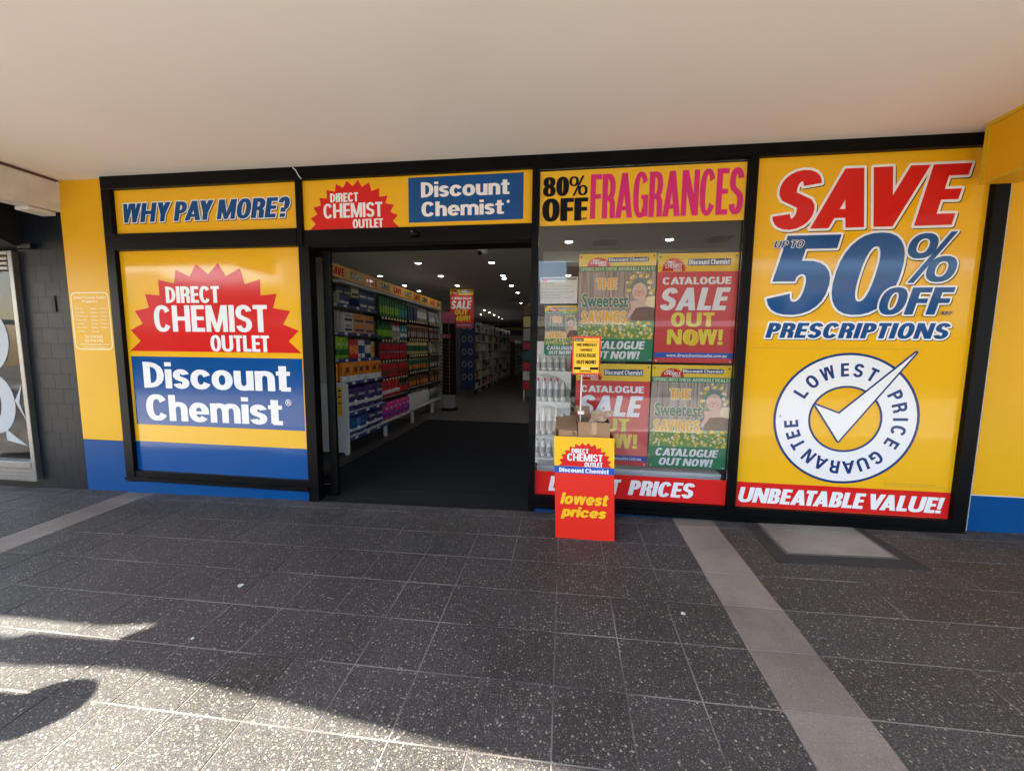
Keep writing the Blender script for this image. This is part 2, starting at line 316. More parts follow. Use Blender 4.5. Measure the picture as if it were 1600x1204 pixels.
def glyph(ch, s, b):
    """returns positives, negatives, width for a heavy grotesque letter; cap height 1"""
    P_ = []; N = []; xh = 0.73
    if ch in 'AV':
        W = 0.62 + s * 1.15; dx = W / 2 - s * 0.52
        q = s * 1.04; ym = max(.1, min(.9, (W / 2 - q) / dx)); k = .17; t = k + b * .8
        P_ = [[(0, 0), (q, 0), (W / 2, ym), (W / 2, 1), (dx, 1)], [(W, 0), (W - q, 0), (W / 2, ym), (W / 2, 1), (W - dx, 1)]]
        if ch == 'A': P_.append([(q + dx * k - .02, k), (W - q - dx * k + .02, k), (W - q - dx * t + .02, t), (q + dx * t - .02, t)])
        else: P_ = [[(x, 1 - y) for x, y in z] for z in P_]
    elif ch in 'Ww':
        H = 1 if ch == 'W' else xh; st = s * 0.86; W = 0.56 + 2.3 * st; h = W / 2 + st * .22; d2 = (h - st) / 2
        for o in (0, W - h):
            P_ += [[(o, H), (o + st, H), (o + d2 + st, 0), (o + d2, 0)], [(o + h - st, H), (o + h, H), (o + d2 + st, 0), (o + d2, 0)]]
    elif ch == 'B':
        W = 0.46 + s; P_ = [bowl(0, 0, W, 0.54), bowl(0, .46, W * .95, 1)]; N = [bowl(s, b * .9, W - s, 0.5 - b * .42), bowl(s, .5 + b * .42, W * .95 - s, 1 - b * .9)]
    elif ch in 'CGcO0oQ':
        H = xh if ch in 'co' else 1.0; W = (0.40 + s * 1.3) if ch in 'co' else (0.50 + s * (1.1 if ch != '0' else .8)); p = 2.35 if ch not in 'co' else 2.15
        if ch in 'OoQ0': P_ = [arc(W / 2, H / 2, W / 2, H / 2 + .012, 0, 354, 28, p)]; N = [arc(W / 2, H / 2, W / 2 - s, H / 2 + .012 - b, 0, 354, 28, p)]
        elif ch in 'Cc': P_ = band(W / 2, H / 2, W / 2, H / 2 + .012, 26 if ch == 'c' else 32, 334 if ch == 'c' else 328, s, b, 22, p)
        else:
            P_ = band(W / 2, .5, W / 2, .512, 33, 318, s, b, 22, p) + [R_(W - s * .92, 0.02, W, .5), R_(W * .53, .5 - b * .8, W, .5)]
    elif ch == 'D': W = 0.46 + s * 1.1; P_ = [bowl(0, 0, W, 1)]; N = [bowl(s, b, W - s, 1 - b)]
    elif ch in 'EFL':
        W = 0.36 + s * .9; P_ = [R_(0, 0, s, 1)]
        if ch in 'EF': P_ += [R_(0, 1 - b, W, 1), R_(0, .5 - b * .42, W * .95, .5 + b * .5)]
        if ch in 'EL': P_ += [R_(0, 0, W, b)]
    elif ch == 'H': W = 0.32 + 2 * s; P_ = [R_(0, 0, s, 1), R_(W - s, 0, W, 1), R_(s * .5, .5 - b * .5, W - s * .5, .5 + b * .5)]
    elif ch in 'Il': W = s; P_ = [R_(0, 0, s, 1)]
    elif ch == 'i': W = s * .95; P_ = [R_(0, 0, W, xh), R_(0, 1 - b * .85, W, 1)]
    elif ch == 'J': W = .3 + s; P_ = [R_(W - s, .3, W, 1)] + band(W / 2, .3, W / 2, .3, 180, 360, s, b)
    elif ch == 'K': W = .46 + s; P_ = [R_(0, 0, s, 1), [(s * .8, .3), (s * .8, .62), (W - s * 1.1, 1), (W, 1)], [(s * .95, .62), (s * 1.6, .72), (W, 0), (W - s * 1.1, 0)]]
    elif ch == 'M':
        W = .44 + 2.1 * s; P_ = [R_(0, 0, s * .9, 1), R_(W - s * .9, 0, W, 1), [(0, 1), (s * 1.15, 1), (W / 2 + s * .34, 0), (W / 2 - s * .34, 0)], [(W, 1), (W - s * 1.15, 1), (W / 2 - s * .34, 0), (W / 2 + s * .34, 0)]]
    elif ch == 'N': W = .32 + 2 * s; P_ = [R_(0, 0, s * .92, 1), R_(W - s * .92, 0, W, 1), [(0, 1), (s * 1.08, 1), (W, 0), (W - s * 1.08, 0)]]
    elif ch == 'P': W = .42 + s; P_ = [bowl(0, .38, W, 1), R_(0, 0, s, .6)]; N = [bowl(s, .38 + b * .9, W - s, 1 - b)]
    elif ch == 'R': W = .44 + s; P_ = [bowl(0, .40, W, 1), R_(0, 0, s, .6), [(W * .35, .5), (W - s * .5, .5), (W - s * .02, .36), (W, 0), (W - s, 0), (W - s * 1.02, .34), (W - s * 1.3, .40), (W * .35, .40)]]; N = [bowl(s, .40 + b * .9, W - s, 1 - b)]
    elif ch in 'Ss':
        H = 1 if ch == 'S' else xh; bb = b if ch == 'S' else b * .92; W = (.44 + s) if ch == 'S' else (.32 + s)
        ry = (H + .02 - bb) / 4; rx = (W - s) / 2
        top = arc(W / 2, H + .01 - bb / 2 - ry, rx, ry, 12, 270, 16, 2.1); bot = arc(W / 2 , -.01 + bb / 2 + ry, rx, ry, 90, -168, 16, 2.1)
        cl = top[:-3] + bot[3:]
        P_ = []
        def off(k):
            a = cl[max(0, k - 1)]; c = cl[min(len(cl) - 1, k + 1)]
            tx, ty = (c[0] - a[0]) / s, (c[1] - a[1]) / bb; l = math.hypot(tx, ty) or 1; nx, ny = -ty / l, tx / l
            return (cl[k][0] + nx * s / 2, cl[k][1] + ny * bb / 2), (cl[k][0] - nx * s / 2, cl[k][1] - ny * bb / 2)
        for k in range(len(cl) - 1):
            a, c = off(k); d, e = off(k + 1); P_.append([a, d, e, c])
    elif ch == 'T': W = .36 + s; P_ = [R_(0, 1 - b, W, 1), R_(W / 2 - s / 2, 0, W / 2 + s / 2, 1 - b * .5)]
    elif ch == 'U': W = .34 + 2 * s * .98; P_ = [R_(0, .33, s, 1), R_(W - s, .33, W, 1)] + band(W / 2, .34, W / 2, .352, 180, 360, s, b, 14)
    elif ch == 'X': W = .5 + s; P_ = [[(0, 0), (s * 1.15, 0), (W, 1), (W - s * 1.15, 1)], [(0, 1), (s * 1.15, 1), (W, 0), (W - s * 1.15, 0)]]
    elif ch == 'Y': W = .46 + s * 1.2; P_ = [R_(W / 2 - s / 2, 0, W / 2 + s / 2, .44), [(0, 1), (s * 1.1, 1), (W / 2 + s / 2, .40), (W / 2 - s / 2, .36)], [(W, 1), (W - s * 1.1, 1), (W / 2 - s / 2, .40), (W / 2 + s / 2, .36)]]
    elif ch == '5': W = .42 + s; P_ = [R_(.05, 1 - b, W - .04, 1), [(.03, .42), (.03 + s * .95, .42), (.05 + s * .95, 1), (.05, 1)], R_(.03, .42, .03 + s * .9, .52)] + band(W / 2, .335, W / 2, .347, 138, -160, s, b, 20)
    elif ch == '8': W = .44 + s * .95; P_ = [arc(W / 2, .28, W / 2, .292, 0, 350, 24), arc(W / 2, .74, W * .47, .272, 0, 350, 24)]; N = [arc(W / 2, .28, W / 2 - s * .9, .292 - b * .85, 0, 345, 18), arc(W / 2, .75, W * .47 - s * .9, .262 - b * .8, 0, 345, 18)]
    elif ch == '%':
        W = .78 + s * .7; r = .2 + s * .2; P_ = [arc(r, .74, r, .26, 0, 345, 18), arc(W - r, .26, r, .27, 0, 345, 18), [(W * .5 - .28, -.02), (W * .5 - .17, -.02), (W * .5 + .28, 1.02), (W * .5 + .17, 1.02)]]
        N = [arc(r, .74, r * .42, .26 - b * .62, 0, 345, 14), arc(W - r, .26, r * .42, .27 - b * .62, 0, 345, 14)]
    elif ch == '?': W = .36 + s; P_ = [R_(W / 2 - s / 2, 0, W / 2 + s / 2, b), R_(W / 2 - s * .48, b + .07, W / 2 + s * .46, .48)] + band(W / 2, .68, W / 2, .332, 172, -72, s, b, 16)
    elif ch == '!': W = s; P_ = [R_(0, 0, s, b), [(s * .14, b + .07), (s * .86, b + .07), (s, 1), (0, 1)]]
    elif ch in 'nhmur':
        n = {'n': 1, 'h': 1, 'm': 2, 'u': 1, 'r': 0}[ch]; st = s * (.9 if ch == 'm' else .97); c = .18; W = st + n * (c + st); P_ = [R_(0, 0, st, 1 if ch == 'h' else xh)]
        for k in range(n):
            x0 = k * (c + st); w_ = c + 2 * st; P_ += band(x0 + w_ / 2, xh - .3, w_ / 2, .312, 0, 180, st, b * .95, 14); P_.append(R_(x0 + w_ - st, 0, x0 + w_, xh - .29))
        if ch == 'r': W = st + .2; P_ += [R_(st * .8, xh - b * 1.35, W, xh)]
        if ch == 'u':
            P_ = [[(W - x, xh - y) for x, y in q] for q in P_]
    elif ch == 't': W = s + .20; P_ = [R_(.09, .10, .09 + s, .93), R_(0, xh - b * .8, W + .01, xh), R_(.15, 0, W + .02, b * .85), R_(.09, .05, .2, .2)]
    elif ch == 'e':
        W = .38 + s * 1.3; P_ = [q for q in band(W / 2, xh / 2, W / 2, xh / 2 + .012, 0, 322, s, b, 24, 2.15)] + [R_(s * .6, xh / 2 - b * .38, W - .003, xh / 2 + b * .22)]
    elif ch == 'p':
        W = .36 + s * 1.25; P_ = [R_(0, -.26, s, xh), arc(W / 2, xh / 2, W / 2, xh / 2 + .012, 0, 350, 24)]; N = [arc(W / 2 + s * .05, xh / 2, W / 2 - s * 1.0, xh / 2 - b * .95, 0, 350, 18)]
    else: W = 0.22
    return P_, N, W
def union_mesh(glyphs, expand=0.0):
    """glyphs: list of (positives, negatives) in final coordinates -> verts, tris of their union"""
    V = []; F = []; own = []
    def add(poly, gi, sg):
        a = sum(poly[i - 1][0] * poly[i][1] - poly[i][0] * poly[i - 1][1] for i in range(len(poly)))
        if abs(a) < 1e-9: return
        if a < 0: poly = poly[::-1]
        n = len(V); V.extend([Vector(q) for q in poly]); F.append(list(range(n, n + len(poly)))); own.append((gi, sg))
    for gi, (ps, ns) in enumerate(glyphs):
        for q in ps: add(q, gi, 1)
        for q in ns: add(q, gi, -1)
        if expand > 0:
            for q in list(ps) + list(ns):
                isn = q in ns
                for i in range(len(q)):
                    a = Vector(q[i - 1]); b = Vector(q[i]); d = b - a
                    if d.length < 1e-6: continue
                    nn = Vector((-d.y, d.x)).normalized() * expand
                    mid = (a + b) / 2
                    # skip edges that lie inside another positive of the same glyph
                    add([tuple(a + nn), tuple(a - nn), tuple(b - nn), tuple(b + nn)], gi, 2)
                    add([(a.x + expand * 1.04 * math.cos(t * math.pi / 4 + .39), a.y + expand * 1.04 * math.sin(t * math.pi / 4 + .39)) for t in range(8)], gi, 2)
    vo, eo, fo, ov, oe, of = delaunay_2d_cdt(V, [], F, 0, 1e-7, False)
    x0 = min(v[0] for v in V); x1 = max(v[0] for v in V); NBIN = 96; sc_ = NBIN / max(1e-9, x1 - x0)
    bins = [[] for _ in range(NBIN + 1)]
    for fi, f in enumerate(F):
        xs = [V[i][0] for i in f]; ys = [V[i][1] for i in f]; rec = (min(xs), max(xs), min(ys), max(ys), [(V[i][0], V[i][1]) for i in f], own[fi])
        for k in range(int((rec[0] - x0) * sc_), min(NBIN, int((rec[1] - x0) * sc_)) + 1): bins[k].append(rec)
    tris = []
    for f in fo:
        cx_ = (vo[f[0]][0] + vo[f[1]][0] + vo[f[2]][0]) / 3; cy_ = (vo[f[0]][1] + vo[f[1]][1] + vo[f[2]][1]) / 3
        pos = set(); neg = set(); hit = False
        for r0, r1, r2, r3, pl_, (g, sg) in bins[max(0, min(NBIN, int((cx_ - x0) * sc_)))]:
            if cx_ < r0 or cx_ > r1 or cy_ < r2 or cy_ > r3: continue
            if sg == 1 and g in pos: continue
            ins = False; j = len(pl_) - 1
            for i in range(len(pl_)):
                xi, yi = pl_[i]; xj, yj = pl_[j]
                if (yi > cy_) != (yj > cy_) and cx_ < (xj - xi) * (cy_ - yi) / (yj - yi) + xi: ins = not ins
                j = i
            if ins:
                if sg == 2: hit = True; break
                (pos if sg == 1 else neg).add(g)
        if hit or (pos - neg): tris.append(f)
    return vo, tris
KERN = {'AV': -.21, 'VA': -.2, 'PA': -.12, 'AY': -.2, 'TA': -.12, 'AT': -.14, 'co': -.03, 'LT': -.08, 'SA': -.03, 'RA': -.03, 'AG': -.03, 'GR': 0}
def layout(text, s, b, gap=0.07, shear=0.0, space=0.26):
    x = 0; out = []; prev = ''
    for ch in text:
        x += KERN.get(prev + ch, 0); prev = ch
        if ch == ' ': x += space; continue
        ps, ns, W = glyph(ch, s, b)
        k = lambda q: [(px + x + shear * py, py) for px, py in q]
        out.append(([k(q) for q in ps], [k(q) for q in ns])); x += W + gap
    return out
def fit(gl, box, asc=1.0, desc=0.0):
    xs = [q[0] for g in gl for p in g[0] for q in p]
    a, b = min(xs), max(xs); x0, x1, z0, z1 = box
    fx = (x1 - x0) / (b - a); fz = (z1 - z0) / (asc - desc)
    k = lambda q: [(x0 + (px - a) * fx, z0 + (py - desc) * fz) for px, py in q]
    return [([k(q) for q in g[0]], [k(q) for q in g[1]]) for g in gl]
def flat(name, verts2, faces, y, m, parent, dx=0, dz=0):
    return obj(name, [(v[0] + dx, y, v[1] + dz) for v in verts2], [list(f)[::1] for f in faces], m, parent)
def T(text, box, y, m, parent, s=0.26, b=0.2, shear=0.0, gap=0.07, outline=None, shadow=None, asc=1.0, desc=0.0, name='lettering', space=.26):
    gl = fit(layout(text, s, b, gap, shear, space), box, asc, desc)
    if outline:
        r, mo = outline
        v, f = union_mesh(gl, r); flat('lettering_outline', v, f, y - 0.0012, mo, parent)
        if shadow: flat('lettering_shadow', v, f, y - 0.0006, shadow[1], parent, shadow[0], -shadow[0])
    v, f = union_mesh(gl); return flat(name, v, f, y - 0.0024, m, parent)
def TB(text, box, y, m, parent, bold=0.0, name='small_lettering'):
    c = bpy.data.curves.new('text', 'FONT'); c.body = text; c.offset = bold; c.resolution_u = 2
    t = bpy.data.objects.new('text', c); COL.objects.link(t); bpy.context.view_layer.update()
    me = bpy.data.meshes.new_from_object(t.evaluated_get(bpy.context.evaluated_depsgraph_get())); bpy.data.objects.remove(t); bpy.data.curves.remove(c)
    xs = [v.co.x for v in me.vertices]; ys = [v.co.y for v in me.vertices]; a, b_, c0, c1 = min(xs), max(xs), min(ys), max(ys); x0, x1, z0, z1 = box
    return obj(name, [(x0 + (v.co.x - a) / (b_ - a) * (x1 - x0), y - 0.0024, z0 + (v.co.y - c0) / (c1 - c0) * (z1 - z0)) for v in me.vertices], [list(p.vertices) for p in me.polygons], m, parent)
def rect(name, x0, x1, z0, z1, y, m, parent): return obj(name, [(x0, y, z0), (x1, y, z0), (x1, y, z1), (x0, y, z1)], [(0, 1, 2, 3)], m, parent)
def panel(name, x0, x1, z0, z1, y, m, parent, d=0.004): return bx(name, x0, x1, y, y + d, z0, z1, m, parent)
def disc(name, cx, cz, rx, rz, y, m, parent, n=20, a0=0):
    return obj(name, [(cx + rx * math.cos(2 * math.pi * i / n + a0), y, cz + rz * math.sin(2 * math.pi * i / n + a0)) for i in range(n)], [tuple(range(n))], m, parent)

# starburst outline measured on the big left sign
_tips = [(645, 1035), (697, 990), (648, 937), (707, 905), (668, 842), (737, 825), (718, 758), (790, 765), (783, 687), (862, 705), (868, 637), (938, 672), (970, 610), (1030, 660), (1078, 605), (1118, 670), (1187, 630), (1212, 710), (1287, 685), (1290, 765), (1370, 757), (1352, 828), (1437, 842), (1402, 908), (1478, 940), (1430, 992), (1493, 1055)]
_sb = [P(*K(1, *q)) for q in _tips]
_bx0, _bx1 = _sb[0].x, _sb[-1].x; _bz0 = (_sb[0].z + _sb[-1].z) / 2; _bz1 = max(p.z for p in _sb)
BURST = [((p.x - _bx0) / (_bx1 - _bx0), (p.z - _bz0) / (_bz1 - _bz0)) for p in _sb]; BURST[0] = (0, 0); BURST[-1] = (1, 0)
def nb(c, tl, tr, bl, br):
    b = box_of(c, tl, tr, bl, br); return ((b[0] - _bx0) / (_bx1 - _bx0), (b[1] - _bx0) / (_bx1 - _bx0), (b[2] - _bz0) / (_bz1 - _bz0), (b[3] - _bz0) / (_bz1 - _bz0))
LG = {'DIRECT': nb(1, (820, 722), (1087, 718), (822, 803), (1085, 801)), 'CHEMIST': nb(1, (762, 812), (1325, 815), (765, 940), (1325, 950)), 'OUTLET': nb(1, (1042, 962), (1335, 963), (1045, 1040), (1333, 1046))}
def logo(box, y, parent, red=None, white=None, blackedge=False):
    x0, x1, z0, z1 = box; W = x1 - x0; H = z1 - z0; red = red or m_red; white = white or m_wht
    v, f = union_mesh([([[(x0 + a * W, z0 + b * H) for a, b in BURST]], [])]); flat('starburst', v, f, y - .0012, red, parent)
    for t, q in LG.items():
        T(t, (x0 + q[0] * W, x0 + q[1] * W, z0 + q[2] * H, z0 + q[3] * H), y - .0006, white, parent, s=.23 if t == 'CHEMIST' else .28, b=.15 if t == 'CHEMIST' else .17, gap=.06)

# ================================================================= GROUND
RX = Matrix.Identity(4)
nrm = Vector((-0.0199, -0.03375, 1)).normalized()
GROT = Vector((0, 0, 1)).rotation_difference(nrm)
def ground_sheet(name, x0, x1, y0, y1, dz, m, label=None, kind='structure'):
    o = obj(name, [(x, y, ground_z(x, y) + dz) for x, y in ((x0, y0), (x1, y0), (x1, y1), (x0, y1))], [(0, 1, 2, 3)], m)
    o['kind'] = kind
    if label: o['label'] = label
    return o
TS = 0.3498; TX0 = -0.0164; TY0 = -0.5159
pave = bpy.data.objects.new('pavement', None); COL.objects.link(pave); pave['kind'] = 'structure'; pave['label'] = 'dark exposed aggregate tiled footpath under the awning'
bpy.context.view_layer.update()
bedv = [(x, y, ground_z(x, y) - 0.0022) for x, y in ((-14, -4.45), (14, -4.45), (14, 0.0), (-14, 0.0))]
obj('grout_bed', bedv, [(0, 1, 2, 3)], m_grout, pave)
def tile_mesh(w_, d_, m):
    b = MB(); j = 0.0035; b.box(j, w_ - j, j, d_ - j, -0.02, 0.0, 0, 0.0008); o = b.build('paving_tile', m); me = o.data; bpy.data.objects.remove(o); return me
tm = {}
rowsY = [(0.0 - 0.166 + 0.0, 0.0)]
rows = [(-0.166, 0.0)] + [(-0.166 - TS * (k + 1), -0.166 - TS * k) for k in range(12)]
stuffd = MB(); 
cnt = 0
for r_i, (ya, yb) in enumerate(rows):
    for k in range(-40, 40):
        xa = TX0 + k * TS
        if xa > 14 or xa < -14: continue
        light = (k + 14) % 17 == 0
        wide = 1
        if 4 <= k <= 19:
            if (k + r_i * 2) % 4 != 0 and k != 4: continue
            wide = min(4 - (k + r_i * 2) % 4, 20 - k)
        near = (r_i <= 7) and (-19 <= k <= 15)
        if r_i == 0 and False: continue
        # visible wedge of the photograph: individual tiles; the rest joined
        if near and cnt < 300:
            key = (round(yb - ya, 3), light, wide)
            if key not in tm: tm[key] = tile_mesh(TS * wide, yb - ya, m_tilel if light else m_tile)
            o = bpy.data.objects.new('paving_tile', tm[key]); COL.objects.link(o); o.parent = pave
            o.location = (xa, ya, ground_z(xa, ya) + random.uniform(-.0008, .0008)); o.rotation_mode = 'QUATERNION'; o.rotation_quaternion = GROT
            cnt += 1
        else:
            j = .0035; vs = [(x, y, ground_z(x, y)) for x, y in ((xa + j, ya + j), (xa + TS * wide - j, ya + j), (xa + TS * wide - j, yb - j), (xa + j, yb - j))]
            stuffd.poly(vs, [(0, 1, 2, 3)], 1 if light else 0)
so_ = stuffd.build('distant_paving_tiles', [m_tile, m_tilel], pave); so_['kind'] = 'stuff'
# access cover beside the right-hand window
mh = thing('access_cover', 'pale infilled access cover with dark surround set in the paving below the large save sign', 'access cover', (2.1, -0.35, ground_z(2.1, -.35)))
def gq(name, pts, dz, th, m, parent):
    vs = [(x, y, ground_z(x, y) + dz) for x, y in pts] + [(x, y, ground_z(x, y) + dz - th) for x, y in pts]; n = len(pts)
    return obj(name, vs, [tuple(range(n))] + [(i, i + n, (i + 1) % n + n, (i + 1) % n) for i in range(n)], m, parent)
m_surr = mat('dark_mortar_surround', (0.016, 0.015, 0.015), 0.8, var=0.2, scale=14, bump=.3)
gq('surround', [(1.62, -.674), (2.66, -.664), (2.60, -.02), (1.66, -.02)], .0055, .006, m_surr, mh)
gq('cover_frame', [(1.735, -.566), (2.535, -.546), (2.545, -.02), (1.745, -.02)], .0078, .006, mat('cover_frame_metal', (0.09, 0.085, 0.08), .5, metal=.4), mh)
gq('cover_infill', [(1.76, -.543), (2.51, -.523), (2.52, -.028), (1.77, -.028)], .0095, .006, m_cover, mh)
for sx in (1.95, 2.33):
    o = obj('lifting_slot', [(sx + a, -.17 + b, ground_z(sx, -.17) + .0105) for a, b in ((-.03, -.006), (.03, -.006), (.03, .006), (-.03, .006))], [(0, 1, 2, 3)], mat('pale_slot', (0.3, .28, .25), .7), mh)
# pale spots on the ground
m_spot = mat('pale_dropping', (0.45, 0.5, 0.47), .8)
def splat(u, v, r):
    d = ray(u, v); t = (ground_z(CAMLOC.x, CAMLOC.y) - CAMLOC.z) / (d.z - ground_z(d.x, d.y)); c = CAMLOC + d * t
    pts = []
    for i in range(12):
        a = i / 12 * 2 * math.pi; q = r * random.uniform(.7, 1.15); pts.append((c.x + q * math.cos(a), c.y + q * math.sin(a)))
    return gq('spot', pts, .003, .002, m_spot, None)
for q, lb in (((376, 914, .018), 'pale green dropping on the dark tiles at left, in front of the blue plinth'), ((301, 997, .009), 'small pale speck on the paving near the sunlit wedge'), ((1067, 958, .014), 'pale round spot on the tiles left of the pale paving strip')):
    tag(splat(*q), lb, 'stain')
road = ground_sheet('road', -60, 60, -14.5, -4.75, -0.14, m_asph, 'asphalt road beyond the kerb')
kb = MB()
for x0 in range(-14, 14, 2):
    kb.poly([(x, y, ground_z(x, y) + z) for z in (-.3, 0.0) for x, y in ((x0, -4.75), (x0 + 1.99, -4.75), (x0 + 1.99, -4.46), (x0, -4.46))], [(3, 2, 1, 0), (4, 5, 6, 7), (0, 1, 5, 4), (1, 2, 6, 5), (2, 3, 7, 6), (3, 0, 4, 7)])
k_ = kb.build('kerb', m_kerb); k_['kind'] = 'structure'
ff = ground_sheet('far_pavement', -60, 60, -18, -14.5, -0.02, m_kerb, 'far footpath across the road')
gg = obj('terrain', [(-150, -150, -6), (150, -150, -6), (150, 60, -3.2), (-150, 60, -3.2)], [(0, 1, 2, 3)], m_asph); gg['kind'] = 'structure'

# ================================================================= AWNING (soffit) with an added gap shaped to let the sunlit strip through at left
def up(pt, H=3.42):      # a shadow point on the ground carried back along the sun to the awning
    k = H / math.tan(SUN_EL); return (pt[0] - SUN_TO.x * k, pt[1] - SUN_TO.y * k)
edge = [(-9.0, -2.16), (-2.93, -2.165), (-2.45, -2.112), (-2.2, -2.104), (-1.44, -2.154), (-.756, -2.216), (-.397, -2.248), (.3, -2.285), (12, -2.9)]
outl = [up(p) for p in edge]; outl = [(-12.0, outl[0][1])] + outl + [(14, outl[-1][1]), (14, 0.02), (-12, 0.02)]
hole = [up(p) for p in [(-4.6, -1.88), (-3.47, -1.865), (-2.77, -1.854), (-2.44, -1.79), (-2.58, -1.945), (-3.15, -1.965), (-3.24, -2.01), (-4.6, -2.01)]]
vv, tt = union_mesh([([outl], [hole])])
aw = thing('awning', 'cream painted flat awning soffit over the footpath', 'awning', (0, -2, 3.3))
sz = lambda x, y: 3.302 - 0.0045 * x
av = [(v[0], v[1], sz(*v)) for v in vv] + [(v[0], v[1], sz(*v) + .025) for v in vv]; n = len(vv); af = [list(t)[::-1] for t in tt] + [[i + n for i in t] for t in tt]
ed = {}
for t in tt:
    for i in range(3):
        a, b = t[i - 1], t[i]
        if (b, a) in ed: del ed[(b, a)]
        else: ed[(a, b)] = 1
for a, b in ed: af.append([a, b, b + n, a + n])
obj('soffit', av, af, m_soff, aw)
# nail-thin sheet joints of the lining, pressed strips of the same paint
for yy in (-1.35,):
    pass
# neighbour's lower beam at left with brown flashing
bm_ = thing('awning_beam', 'weathered white end beam of the neighbouring awning above the charcoal pier', 'beam', (-5.6, -1.5, 3.0))
b = MB(); b.poly([(-5.66, 0, 3.0), (-5.47, 0, 3.0), (-5.45, 0, 3.30), (-5.66, 0, 3.30), (-5.66, -3.2, 2.9), (-5.47, -3.2, 2.9), (-5.45, -3.2, 3.30), (-5.66, -3.2, 3.30)], [(0, 1, 2, 3), (7, 6, 5, 4), (1, 5, 6, 2), (0, 4, 5, 1), (4, 0, 3, 7), (3, 2, 6, 7)])
b.build('beam_body', m_concw, bm_)
bx('flashing', -5.67, -5.435, -3.2, -0.02, 3.302, 3.322, m_brown, bm_)
bx('lower_flange', -5.68, -5.50, -.24, -.02, 2.955, 2.992, m_concw, bm_, .006)
# neighbour soffit beyond the beam, dark
nb_ = thing('neighbour_soffit', 'dark timber soffit left of the white beam', 'soffit', (-8, -1.5, 3.1)); bx('boards', -12, -5.68, -3.2, 0, 3.1, 3.16, m_dsteel, nb_)
br = thing('awning_bracket', 'dark steel awning bracket fixed at the top of the charcoal pier', 'bracket', (-6.1, -.2, 2.8))
b = MB(); b.poly([(-6.32, 0, 2.62), (-6.02, 0, 2.62), (-6.02, 0, 3.08), (-6.32, 0, 3.08), (-6.32, -.55, 2.86), (-6.02, -.55, 2.86), (-6.02, -.55, 3.08), (-6.32, -.55, 3.08)], [(0, 1, 2, 3), (7, 6, 5, 4), (1, 5, 6, 2), (0, 4, 5, 1), (4, 0, 3, 7), (3, 2, 6, 7)])
b.build('bracket_arm', m_dsteel, br)
bx('bracket_foot', -6.02, -5.84, -.05, 0, 2.62, 2.67, m_dtile, br)

# ================================================================= LEFT NEIGHBOUR: charcoal pier and shutter window
pier = thing('tiled_pier', 'charcoal tiled pier between the blind window and the yellow cladding', 'pier', (-5.83, 0, -.1))
bx('pier_core', -6.10, -5.478, 0.004, .3, -.3, 3.1, m_dgrout, pier)
tw, th_ = .2065, .172
zt = -.14; row = 0; tmesh = {}
while zt < 2.99:
    for c in range(4):
        xa = -6.098 + c * tw - (tw / 2 if row % 2 else 0); xb = xa + tw; xa = max(xa, -6.098); xb = min(xb, -5.48)
        if xb - xa < .03: continue
        wv = round(xb - xa, 3)
        if wv not in tmesh:
            mb = MB(); mb.box(.0011, wv - .0011, .0026, .006, .0011, th_ - .0011, 0, .0006); o = mb.build('tile', m_dtile); tmesh[wv] = o.data; bpy.data.objects.remove(o)
        o = bpy.data.objects.new('tile', tmesh[wv]); COL.objects.link(o); o.parent = pier; o.location = Vector((xa, 0.0, zt)) - pier.location
    zt += th_; row += 1
a = P(80, 462, -.003); c = P(88, 487, -.003)
bx('conduit_hole', a.x, c.x, -.0065, -.001, c.z, a.z, m_blk, pier)
lw = thing('neighbour_window', 'aluminium shop window with closed white blinds and a frosted round emblem', 'window', (-6.9, 0, -.1))
m_blind = mat('white_blind_slat', (0.30, 0.37, 0.41), .5, var=.05)
bx('window_jamb', -6.165, -6.105, -.05, .05, -.03, 2.60, m_alu2, lw, .004)
bx('jamb_bead', -6.186, -6.168, -.01, .05, .18, 2.60, m_alu2, lw, .004)
bx('window_head', -9.0, -6.17, -.045, .05, 2.56, 2.60, m_alu2, lw, .004)
for k in range(3): bx('louvre', -9.0, -6.21, -.03, .02, 2.40 + k * .052, 2.435 + k * .052, m_alu2, lw, .004)
bx('window_sill', -9.0, -6.17, -.05, .05, .11, .19, m_alu2, lw, .006)
bx('kick_panel', -9.0, -6.17, -.02, .03, -.05, .105, m_alu2, lw)
for k in range(3): bx('kick_rib', -9.0, -6.17, -.028, -.021, -.03 + k * .045, -.018 + k * .045, m_alu2, lw)
b = MB(); z = .24
while z < 2.38: b.box(-8.9, -6.24, .075, .10, z, z + .052); z += .072
o = b.build('blind_slats', m_blind, lw); o['kind'] = 'stuff'
for k in range(3): bx('window_box_sign', -6.42, -6.27, .045, .06, 1.45 + k * .24, 1.64 + k * .24, mat('pale_window_decal', (.5, .58, .58), .4), lw, .002)
bx('window_glass', -9.0, -6.21, .03, .036, .19, 2.56, glass_mat('neighbour_glass', (.97, .985, .99), 1.17), lw)
m_frost = mat('frosted_white_film', (0.30, 0.34, 0.36), .5, var=.02)
o = obj('round_emblem', [], [], m_frost, lw); bpy.data.objects.remove(o)
vv, tt = union_mesh([([arc(-6.83, 1.62, .42, .42, 0, 355, 36, 2)], [arc(-6.83, 1.62, .28, .28, 0, 355, 30, 2)])]); flat('round_emblem', vv, tt, .026, m_frost, lw)
vv, tt = union_mesh([([arc(-6.72, .86, .30, .36, 0, 355, 30, 2)], [arc(-6.84, .88, .22, .3, 0, 355, 30, 2)]), ([[(-6.42, .9), (-6.3, 1.1), (-6.36, .88), (-6.28, .66)]], []), ([[(-6.6, .42), (-6.3, .36), (-6.6, .56)]], [])]); flat('leaf_emblem', vv, tt, .026, m_frost, lw)
bx('window_backing', -9.0, -6.10, .2, .22, -.3, 3.1, m_blk, lw)
